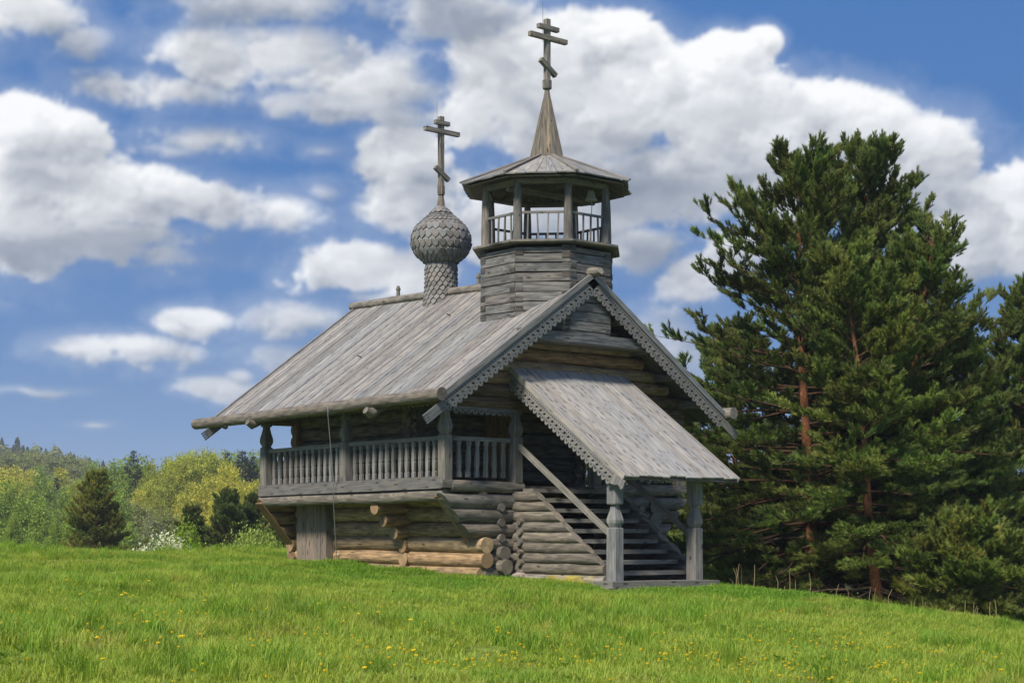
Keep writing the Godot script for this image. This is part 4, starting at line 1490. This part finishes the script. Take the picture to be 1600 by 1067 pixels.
func make_woods() -> void:
	var r := RandomNumberGenerator.new()
	r.seed = 99
	var big := leaf_clump(1, 44, 0.20, 0.62)
	var small := leaf_clump(2, 34, 0.085, 0.26)
	# slim aspens and birches, with several upright sprays each
	var spray := [[0, 0.62, 0, 0.11, 0.36], [0.09, 0.48, 0.04, 0.10, 0.26], [-0.09, 0.50, -0.05, 0.10, 0.28], [0.03, 0.40, -0.10, 0.10, 0.24], [-0.04, 0.42, 0.10, 0.10, 0.24], [0.12, 0.34, -0.05, 0.08, 0.18], [-0.12, 0.33, 0.04, 0.08, 0.18]]
	var round := [[0, 0.70, 0, 0.20, 0.28], [0.16, 0.56, 0.06, 0.16, 0.24], [-0.16, 0.58, -0.05, 0.16, 0.24], [0.04, 0.52, -0.16, 0.16, 0.22], [-0.05, 0.50, 0.17, 0.16, 0.22], [0.10, 0.78, 0.04, 0.10, 0.18], [-0.10, 0.76, 0.03, 0.11, 0.18], [0.2, 0.38, -0.08, 0.11, 0.16], [-0.2, 0.36, 0.08, 0.11, 0.16]]
	var gold := leafy_tree("aspen_tree", "golden green aspen with narrow upright crown in the wood", "tree", 16.0, spray, 900, big, Color(0.50, 0.50, 0.06), Color(0.30, 0.29, 0.25), 5, "golden aspens in front of the wood", Color(0.60, 0.55, 0.09))
	var olive := leafy_tree("birch_tree", "broad olive green birch with rounded crown in the wood", "tree", 18.0, round, 1500, big, Color(0.36, 0.41, 0.05), Color(0.36, 0.35, 0.33), 6, "broad olive birches of the wood", Color(0.42, 0.44, 0.06))
	var fresh := leafy_tree("birch_tree", "fresh green birch with a soft full crown at the edge of the wood", "tree", 16.0, spray, 1000, big, Color(0.25, 0.36, 0.05), Color(0.40, 0.39, 0.36), 7, "fresh green birches of the wood", Color(0.28, 0.38, 0.07))
	var dull := leafy_tree("alder_tree", "dull grey green tree just coming into leaf", "tree", 15.0, round, 1100, big, Color(0.27, 0.31, 0.10), Color(0.22, 0.20, 0.17), 8, "grey green trees just in leaf", Color(0.28, 0.29, 0.13))
	var first := {}
	# [kind, across, top, distance, width] read off the photograph against the meadow edge
	var list := [["o", 300, 700, 236, 1.0], ["o", 262, 712, 240, 1.0], ["o", 335, 703, 238, 0.9], ["o", 232, 748, 228, 0.9], ["o", 318, 697, 244, 0.9], ["o", 280, 705, 246, 0.9],
		["g", 285, 765, 205, 1.1], ["g", 305, 750, 208, 1.1], ["g", 328, 740, 210, 1.1], ["g", 350, 720, 214, 1.1], ["g", 366, 726, 212, 1.1], ["g", 383, 748, 206, 1.1], ["g", 400, 746, 208, 1.1], ["g", 420, 752, 206, 1.1], ["g", 340, 758, 200, 1.1], ["g", 215, 760, 215, 1.1], ["g", 445, 758, 208, 1.1], ["g", 372, 752, 198, 1.0],
		["f", 176, 714, 262, 1.1], ["f", 200, 708, 268, 1.1], ["f", 222, 706, 272, 1.1], ["f", 350, 699, 290, 1.2], ["f", 372, 702, 292, 1.2], ["f", 392, 700, 295, 1.2], ["f", 408, 699, 290, 1.2], ["f", 428, 702, 292, 1.2], ["f", 150, 735, 250, 1.1], ["f", 8, 744, 170, 1.0], ["f", -14, 752, 165, 1.0], ["f", 48, 758, 160, 1.1], ["f", 32, 770, 152, 1.1], ["f", 66, 778, 150, 1.0], ["f", 110, 772, 128, 0.9], ["f", 84, 805, 118, 1.0], ["f", 20, 800, 130, 1.1], ["f", 205, 812, 125, 0.9], ["f", 470, 705, 295, 1.2], ["f", 185, 762, 180, 1.2],
		["f", 230, 722, 262, 1.1], ["f", 165, 730, 240, 1.1], ["f", 195, 735, 235, 1.1], ["o", 120, 745, 235, 0.9], ["f", 132, 760, 215, 1.1], ["f", 172, 775, 200, 1.1], ["f", 75, 745, 230, 1.1], ["f", 100, 755, 220, 1.1], ["o", 15, 742, 240, 0.9], ["f", 55, 742, 250, 1.1], ["g", 95, 728, 330, 1.4], ["f", 30, 745, 260, 1.1], ["g", 22, 724, 320, 1.5], ["g", 2, 728, 325, 1.5], ["g", 45, 730, 318, 1.4], ["f", 62, 724, 340, 1.6], ["f", 90, 734, 330, 1.5], ["d", 110, 746, 300, 1.2], ["d", 95, 704, 470, 1.5], ["d", 130, 716, 450, 1.4], ["d", 60, 702, 480, 1.6], ["d", 30, 700, 490, 1.6], ["f", 148, 716, 430, 1.5], ["d", 118, 752, 280, 1.2], ["d", 200, 775, 190, 1.1], ["d", 78, 756, 260, 1.3], ["d", 5, 702, 500, 1.6], ["f", 125, 712, 500, 1.5], ["d", 75, 735, 380, 1.3], ["d", 165, 735, 380, 1.3], ["d", 250, 790, 150, 1.0], ["d", 460, 790, 150, 1.0]]
	var kinds := {"g": [gold, 16.0], "o": [olive, 18.0], "f": [fresh, 16.0], "d": [dull, 15.0]}
	for q in list:
		var p: Array = kinds[q[0]]
		stand(p[0], not first.has(q[0]), q[1], q[2], q[3], p[1], q[4], r.randf() * TAU)
		first[q[0]] = true
	# the same wood goes on behind the chapel and the pines
	for k in 14:
		var key: String = ["f", "g", "o", "d"][r.randi() % 4]
		stand(kinds[key][0], false, 510 + k * 85 + r.randf_range(-15, 15), r.randf_range(745, 772), r.randf_range(230, 300), kinds[key][1], 1.5, r.randf() * TAU)
	# dark conifers
	var deep := Color(0.14, 0.19, 0.045)
	make_pine("spruce_tree", "big dark bushy conifer standing alone at the meadow edge", 150, 96.0, 742, 4.6, 41, Color(0.26, 0.28, 0.055), 0.02, 0.0, 1.7, -99.0, "dark conifers at the meadow edge", 1.05)
	make_pine("pine_tree", "dark round-topped pine below the golden aspens", 356, 92.0, 776, 2.6, 42, deep, 0.05, 0.0, 1.5, -99.0, "dark conifers at the meadow edge")
	make_pine("pine_tree", "small dark pine close under the gallery corner", 392, 94.0, 784, 2.2, 43, deep, 0.05, 0.0, 1.5, -99.0, "dark conifers at the meadow edge")
	make_pine("pine_tree", "low dark pine between the blossoming shrub and the aspens", 300, 95.0, 802, 2.0, 44, deep, 0.05, 0.0, 1.5, -99.0, "dark conifers at the meadow edge")
	make_pine("pine_tree", "low dark pine half hidden behind the plank casing", 445, 90.0, 800, 2.6, 45, deep, 0.05, 0.0, 1.5, -99.0, "dark conifers at the meadow edge")
	var fir := spruce("spruce_tree", "slender dark spruce standing among the birches", Vector3.ZERO, 16.0, 51, Color(0.04, 0.058, 0.028), "slender spruces among the birches")
	var n := 0
	for q in [[198, 728, 250, 1.2], [214, 727, 254, 1.2], [378, 703, 282, 1.3], [395, 712, 284, 1.0], [87, 745, 260, 0.8], [355, 706, 284, 1.0], [208, 703, 300, 1.1]]:
		stand(fir, n == 0, q[0], q[1], q[2], 16.0, q[3] * 1.7, r.randf() * TAU)
		n += 1
	# shrubs on the brow of the meadow
	var bush := [[0, 0.55, 0, 0.34, 0.42], [0.25, 0.42, 0.1, 0.28, 0.34], [-0.26, 0.40, -0.1, 0.28, 0.34], [0.05, 0.35, -0.25, 0.26, 0.30], [-0.05, 0.36, 0.26, 0.26, 0.30]]
	var upright := [[0, 0.6, 0, 0.2, 0.4], [0.14, 0.42, 0.05, 0.18, 0.34], [-0.15, 0.40, -0.04, 0.18, 0.34], [0.02, 0.34, 0.15, 0.18, 0.3]]
	# [name, label, across, top, distance, width, lobes, clumps, colour, second colour]
	var shrubs := [["blossoming_shrub", "low shrub covered in white blossom on the meadow brow", 254, 833, 58.0, 0.8, bush, 420, Color(0.78, 0.78, 0.66), Color(0.20, 0.28, 0.08)],
		["blossoming_shrub", "taller greyish shrub with thin white blossom behind the low white one", 232, 800, 100.0, 0.42, bush, 1500, Color(0.46, 0.50, 0.40), Color(0.20, 0.25, 0.12)],
		["young_birch", "bright yellow green young birch beside the white shrub", 290, 818, 60.0, 0.62, upright, 600, Color(0.34, 0.48, 0.04), Color(0.28, 0.42, 0.04)],
		["leafy_shrub", "light green leafy shrub under the gallery corner", 386, 826, 58.0, 0.58, bush, 560, Color(0.34, 0.44, 0.09), Color(0.28, 0.38, 0.08)],
		["leafy_shrub", "light green leafy shrub close against the plank casing side", 409, 832, 56.0, 0.55, bush, 480, Color(0.33, 0.43, 0.09), Color(0.26, 0.36, 0.08)],
		["leafy_shrub", "yellow green bush glowing behind the porch post", 1078, 775, 52.0, 0.55, bush, 1300, Color(0.30, 0.38, 0.07), Color(0.24, 0.33, 0.06)]]
	for q in shrubs:
		var foot := from_photo(q[2], 832.3, q[4])
		var tall: float = from_photo(q[2], q[3], q[4]).y - height(foot.x, foot.z) + 0.15
		var t := leafy_tree(q[0], q[1], "shrub", tall, q[6], q[7], small, q[8], Color(0.22, 0.18, 0.14), 61 + int(q[2]) % 40, "shrubs on the meadow brow", q[9])
		stand(t, true, q[2], q[3], q[4], tall, q[5] * 1.4)
	# far wooded hill: one mass
	var hill_tree := Shape.new()
	for k in 70:
		var q := r.randf()
		var a := r.randf() * TAU
		var wide := 2.6 * (1.0 - q) + 0.15
		var at := Vector3(cos(a) * wide, 1.5 + q * 13.0, sin(a) * wide)
		hill_tree.col = Color.WHITE * r.randf_range(0.7, 1.25)
		hill_tree.tri(at + Vector3(0, 1.3, 0), at + Vector3(cos(a + 1.6), -0.8, sin(a + 1.6)) * 0.9, at + Vector3(cos(a - 1.6), -0.8, sin(a - 1.6)) * 0.9)
	var round_tree := Shape.new()
	for k in 90:
		var d := Vector3(r.randfn(), r.randfn(), r.randfn()).normalized()
		var at := Vector3(d.x * 3.4, 8.0 + d.y * 5.5, d.z * 3.4) * r.randf_range(0.8, 1.05)
		var x := d.cross(Vector3(r.randfn(), r.randfn(), r.randfn())).normalized()
		var y := x.cross(d + Vector3.UP * 0.5).normalized()
		round_tree.col = Color.WHITE * r.randf_range(0.75, 1.25)
		round_tree.tri(at - x * 1.1, at + x * 1.1, at + y * 1.7)
	var pl := [[], []]
	var tn := [[], []]
	for k in 9000:
		var dist := lerpf(500.0, 1350.0, sqrt(r.randf()))
		var kx := r.randf_range(-0.46, 0.46)
		if kx > -0.1 and r.randf() < 0.6:
			continue
		var p := CAM + away * dist + east * kx * dist
		p.y = height(p.x, p.z) - 0.5
		var kind := 0 if lumps.get_noise_2d(p.x * 0.12, p.z * 0.12) + r.randf_range(-0.4, 0.4) > -0.08 else 1
		var s := r.randf_range(0.75, 1.35)
		pl[kind].append(Transform3D(Basis(Vector3.UP, r.randf() * TAU).scaled(Vector3(s, s * r.randf_range(0.85, 1.2), s)), p))
		var c := Color(0.08, 0.115, 0.045) if kind == 0 else Color(0.20, 0.25, 0.06).lerp(Color(0.30, 0.30, 0.08), r.randf())
		tn[kind].append(c * r.randf_range(0.8, 1.2))
	var f1 := scatter("forest", hill_tree.mesh(m.leaf), pl[0], tn[0], self)
	tag(f1, "dark conifer forest covering the far hill", "forest", "", "stuff")
	var f2 := scatter("forest", round_tree.mesh(m.leaf), pl[1], tn[1], self)
	f2.name = "forest_001"
	tag(f2, "pale green leafy trees mixed into the forest on the far hill", "forest", "", "stuff")


func spruce(called: String, label: String, at: Vector3, tall: float, sd: int, tint: Color, group: String) -> Node3D:
	var r := RandomNumberGenerator.new()
	r.seed = sd
	var t := thing(called, label, "tree", at, 0.0, group)
	var st := Shape.new()
	st.col = Color(0.12, 0.09, 0.07)
	st.tube([Vector3.ZERO, Vector3(0, tall, 0)], [0.18, 0.02], 6, false)
	put("trunk", st, m.bark, t)
	var places := []
	var tints := []
	for k in 2600:
		var q := 1.0 - pow(r.randf(), 0.8)
		var a := r.randf() * TAU
		var wide := (2.6 * (1.0 - q) + 0.1) * r.randf_range(0.3, 1.0)
		var dir := Vector3(cos(a), -0.25 + 1.6 * q * q, sin(a)).normalized()
		var x := dir.cross(Vector3.UP).normalized()
		var s := r.randf_range(0.8, 1.2) * lerpf(3.0, 0.8, q)
		places.append(Transform3D(Basis(x * s * 1.2, dir * s, x.cross(dir) * s), Vector3(cos(a) * wide * 0.8, 0.8 + q * (tall - 1.0), sin(a) * wide * 0.8)))
		tints.append(tint * r.randf_range(0.7, 1.3))
	var crown := scatter("crown", shoot_meshes[1], places, tints, t)
	crown.set_meta("kind", "stuff")
	return t


# ---------------------------------------------------------------- the meadow
func tuft(sd: int, blades: int, tall: float, wide: float, spread: float, droop: float) -> ArrayMesh:
	var r := RandomNumberGenerator.new()
	r.seed = sd
	var st := Shape.new()
	for k in blades:
		var a := r.randf() * TAU
		var q := sqrt(r.randf())
		var p := Vector3(cos(a) * q * spread, -0.02, sin(a) * q * spread)
		var h := tall * r.randf_range(0.45, 1.15)
		var yaw := r.randf() * TAU
		var out := Vector3(cos(yaw), 0, sin(yaw)) * h * r.randf_range(0.15, droop)
		var side := Vector3(-sin(yaw), 0, cos(yaw)).rotated(Vector3.UP, r.randf_range(-0.6, 0.6)) * wide * r.randf_range(0.7, 1.3)
		st.col = Color(r.randf_range(0.85, 1.2), r.randf_range(0.88, 1.12), r.randf_range(0.7, 1.2))
		if r.randf() < 0.05:
			st.col = Color(2.1, 1.45, 1.8)
		var mid := p + out * 0.35 + Vector3(0, h * 0.62, 0)
		var end := p + out + Vector3(0, h * 0.95, 0)
		st.quad(p - side, p + side, mid + side * 0.7, mid - side * 0.7)
		st.tri(mid - side * 0.7, mid + side * 0.7, end)
	return st.mesh(m.grass)


func under_chapel(p: Vector3) -> bool:
	return (p.x > -2.5 and p.x < 2.6 and p.z > -7.1 and p.z < 0.05) or (p.x > -1.72 and p.x < 0.95 and p.z > -0.1 and p.z < 2.95) or (p.x > -2.1 and p.x < 1.15 and p.z > 2.85 and p.z < 3.85) or (p.x > -2.85 and p.x < -2.4 and p.z > -6.55 and p.z < -5.2)


func make_grass() -> void:
	var r := RandomNumberGenerator.new()
	r.seed = 2024
	var patch := FastNoiseLite.new()
	patch.seed = 5
	patch.noise_type = FastNoiseLite.TYPE_SIMPLEX
	patch.frequency = 0.16
	patch.fractal_octaves = 4
	var kinds := [tuft(1, 46, 0.105, 0.0045, 0.13, 0.95), tuft(2, 46, 0.16, 0.0045, 0.15, 1.0), tuft(3, 40, 0.065, 0.008, 0.13, 1.1), tuft(4, 60, 0.27, 0.0048, 0.12, 0.9)]
	var pl := [[], [], [], []]
	var tn := [[], [], [], []]
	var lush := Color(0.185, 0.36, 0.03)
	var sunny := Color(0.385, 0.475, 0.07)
	var count := 92000
	for k in count:
		var d := 9.0 + 46.0 * pow(r.randf(), 0.92)
		var kx := r.randf_range(-0.40, 0.40)
		if absf(kx) * d > 22.0:
			continue
		# even density over the ground: keep nearer strips in proportion to their width
		if r.randf() > clampf(d / 42.0, 0.34, 1.0):
			continue
		var p := CAM + away * d + east * kx * d
		if under_chapel(p):
			continue
		p.y = height(p.x, p.z)
		var s := patch.get_noise_2d(p.x, p.z)
		# short dark clover and lush grass round the chapel, the tint darkened to stand in for shade there; long pale grass beyond it
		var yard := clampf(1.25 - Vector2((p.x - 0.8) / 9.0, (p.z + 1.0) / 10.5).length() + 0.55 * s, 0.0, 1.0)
		var which := 0
		var roll := r.randf()
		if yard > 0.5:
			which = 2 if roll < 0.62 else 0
		elif s > 0.10 and roll < 0.55:
			which = 1
		elif roll < 0.16:
			which = 2
		if s > 0.16 and roll > 0.91 and yard < 0.4:
			which = 3
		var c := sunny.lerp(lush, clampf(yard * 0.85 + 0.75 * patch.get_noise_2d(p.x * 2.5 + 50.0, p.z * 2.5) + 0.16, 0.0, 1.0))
		var dryness := patch.get_noise_2d(p.x * 1.3 - 70.0, p.z * 1.3 + 20.0)
		if r.randf() < smoothstep(0.12, 0.55, dryness) * 0.4 and yard < 0.5:
			c = c.lerp(Color(0.50, 0.44, 0.13), 0.5)
		if which == 3:
			c = c.lerp(lush, 0.7)
		c = c * r.randf_range(0.8, 1.2)
		var sc := r.randf_range(0.75, 1.3)
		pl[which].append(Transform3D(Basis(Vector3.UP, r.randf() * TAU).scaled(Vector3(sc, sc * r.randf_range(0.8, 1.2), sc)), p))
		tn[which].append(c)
	var names := ["grass", "long_grass", "clover", "grass_tufts"]
	var labels := ["short bright green grass over the meadow", "longer pale grass swaying in patches over the meadow", "low dark broad-leaved growth in the meadow round the chapel", "tall dark tufts of grass standing out of the meadow"]
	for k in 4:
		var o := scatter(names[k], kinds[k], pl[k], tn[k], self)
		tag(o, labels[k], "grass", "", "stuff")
	# broad-leaved weeds and last year's stalks
	var rosette := Shape.new()
	for k in 11:
		var a := TAU * k / 11.0 + r.randf_range(-0.2, 0.2)
		var x := Vector3(cos(a), 0, sin(a))
		var z := Vector3(-sin(a), 0, cos(a))
		var l := r.randf_range(0.08, 0.15)
		var up := r.randf_range(0.3, 1.0)
		rosette.col = Color.WHITE * r.randf_range(0.8, 1.2)
		rosette.quad(Vector3.ZERO, x * l * 0.5 + Vector3(0, l * 0.55 * up, 0) + z * l * 0.22, x * l + Vector3(0, l * 0.7 * up, 0), x * l * 0.5 + Vector3(0, l * 0.55 * up, 0) - z * l * 0.22)
	var stalk := Shape.new()
	stalk.tube([Vector3.ZERO, Vector3(0.02, 0.16, 0.01), Vector3(0.05, 0.30, 0.0)], [0.003, 0.0025, 0.002], 3, false)
	var wp := [[], []]
	var wt := [[], []]
	for k in 2600:
		var d := r.randf_range(11.0, 38.0)
		var p := CAM + away * d + east * r.randf_range(-0.38, 0.38) * d
		var s := patch.get_noise_2d(p.x * 1.9 + 15.0, p.z * 1.9)
		if under_chapel(p) or r.randf() > smoothstep(-0.1, 0.35, s) + 0.12:
			continue
		p.y = height(p.x, p.z) + 0.015
		var kind := 0 if r.randf() < 0.86 else 1
		var sc := r.randf_range(0.35, 0.8)
		wp[kind].append(Transform3D(Basis(Vector3.UP, r.randf() * TAU).scaled(Vector3(sc, sc, sc)), p))
		wt[kind].append(Color(0.13, 0.25, 0.03).lerp(Color(0.26, 0.38, 0.06), r.randf()) if kind == 0 else Color(0.42, 0.33, 0.17) * r.randf_range(0.8, 1.2))
	var weeds := scatter("weeds", rosette.mesh(m.grass), wp[0], wt[0], self)
	tag(weeds, "broad-leaved green weeds growing low among the meadow grass", "weeds", "", "stuff")
	var old := scatter("dead_stalks", stalk.mesh(m.grass), wp[1], wt[1], self)
	tag(old, "thin pale dead stalks standing in the meadow grass", "stalks", "", "stuff")
	# dry stems along the edge of the slope
	var st := Shape.new()
	for k in 34:
		var px := r.randf_range(1130, 1600)
		var d := 36.0 + r.randf_range(-1.5, 1.0)
		var p := from_photo(px, 832.3, d)
		p.y = height(p.x, p.z)
		var h := r.randf_range(0.15, 0.55)
		st.col = Color(0.42, 0.33, 0.18) * r.randf_range(0.7, 1.1)
		st.tube([p, p + Vector3(r.randf_range(-0.03, 0.03), h * 0.6, 0), p + Vector3(r.randf_range(-0.08, 0.08), h, r.randf_range(-0.05, 0.05))], [0.006, 0.006, 0.004], 4, true)
	var dry := put("dry_stems", st, m.stalk_dry, self)
	tag(dry, "dry straw-coloured stems along the edge of the slope under the pines", "stems", "", "stuff")


func make_flowers() -> void:
	var r := RandomNumberGenerator.new()
	r.seed = 77
	var head := Shape.new()
	for k in 14:
		var a := TAU * k / 13.0 + (0.2 if k > 12 else 0.0)
		var lift := 0.012 if k < 13 else 0.022
		var len := 0.030 if k < 13 else 0.019
		var x := Vector3(cos(a), 0, sin(a))
		var z := Vector3(-sin(a), 0, cos(a)) * 0.006
		head.tri(x * 0.003 - z, x * len + Vector3(0, lift, 0), x * 0.003 + z)
		head.tri(x * len + Vector3(0, lift, 0) - z, x * 0.003, x * len + Vector3(0, lift, 0) + z)
	head.turned([[-0.008, 0.006], [0.004, 0.014], [0.016, 0.012]], 8)
	var head_mesh := head.mesh(m.petal)
	var stem := Shape.new()
	stem.tube([Vector3(0, -0.05, 0), Vector3(0.01, 0.09, 0), Vector3(0, 0.20, 0.01)], [0.004, 0.0035, 0.003], 5, false)
	var stem_mesh := stem.mesh(m.stalk)
	# across and down the photograph, as they stand on the meadow
	var spots := [[115, 909], [103, 903], [105, 907], [124, 927], [156, 924], [195, 926], [202, 929], [206, 931], [190, 928], [198, 924], [268, 936], [150, 934], [74, 916], [185, 908], [323, 930], [319, 936], [483, 944], [497, 942], [502, 948], [487, 947], [559, 952], [590, 957], [642, 966], [222, 950], [229, 972], [248, 998], [160, 1030], [300, 1042], [569, 1036], [577, 1030], [645, 1015], [650, 1017], [606, 1013], [414, 1054], [149, 996], [43, 1027], [396, 1004], [282, 993], [811, 1008], [807, 1014], [950, 1010], [955, 1016], [944, 1013], [870, 1012], [232, 905], [463, 931]]
	for q in spots:
		var dist := 12.0
		while dist < 45.0:
			var g := from_photo(q[0], 832.3, dist)
			var top := height(g.x, g.z) + 0.2
			if from_photo(q[0], q[1], dist).y <= top:
				break
			dist += 0.1
		var foot := from_photo(q[0], 832.3, dist)
		foot.y = height(foot.x, foot.z)
		var t := thing("dandelion", "yellow dandelion on a thin stalk in the meadow grass", "flower", foot, r.randf() * TAU, "dandelions in the meadow")
		var s := r.randf_range(0.65, 0.95)
		t.scale = Vector3(s, s, s)
		put_mesh("stalk", stem_mesh, t)
		put_mesh("flower_head", head_mesh, t, Transform3D(Basis.from_euler(Vector3(r.randf_range(-0.5, 0.2), 0, r.randf_range(-0.4, 0.4))), Vector3(0, 0.205, 0.01)))
	var cup := Shape.new()
	cup.turned([[0.13, 0.004], [0.138, 0.011], [0.146, 0.013]], 6)
	var places := []
	var tints := []
	for k in 420:
		var c := [Vector2(1250, 18.5), Vector2(1180, 20.0), Vector2(620, 17.0), Vector2(900, 17.5), Vector2(250, 19.0), Vector2(1420, 17.0)]
		var at: Vector2 = c[r.randi() % 6]
		var g := from_photo(at.x + r.randfn() * 130.0, 832.3, at.y + r.randfn() * 2.0)
		g.y = height(g.x, g.z)
		var s := r.randf_range(0.8, 1.4)
		places.append(Transform3D(Basis(Vector3.UP, r.randf() * TAU).scaled(Vector3(s, s, s)), g))
		tints.append(Color.WHITE)
	var o := scatter("buttercups", cup.mesh(m.petal), places, tints, self)
	tag(o, "tiny yellow flowers sprinkled through the meadow grass", "flowers", "", "stuff")
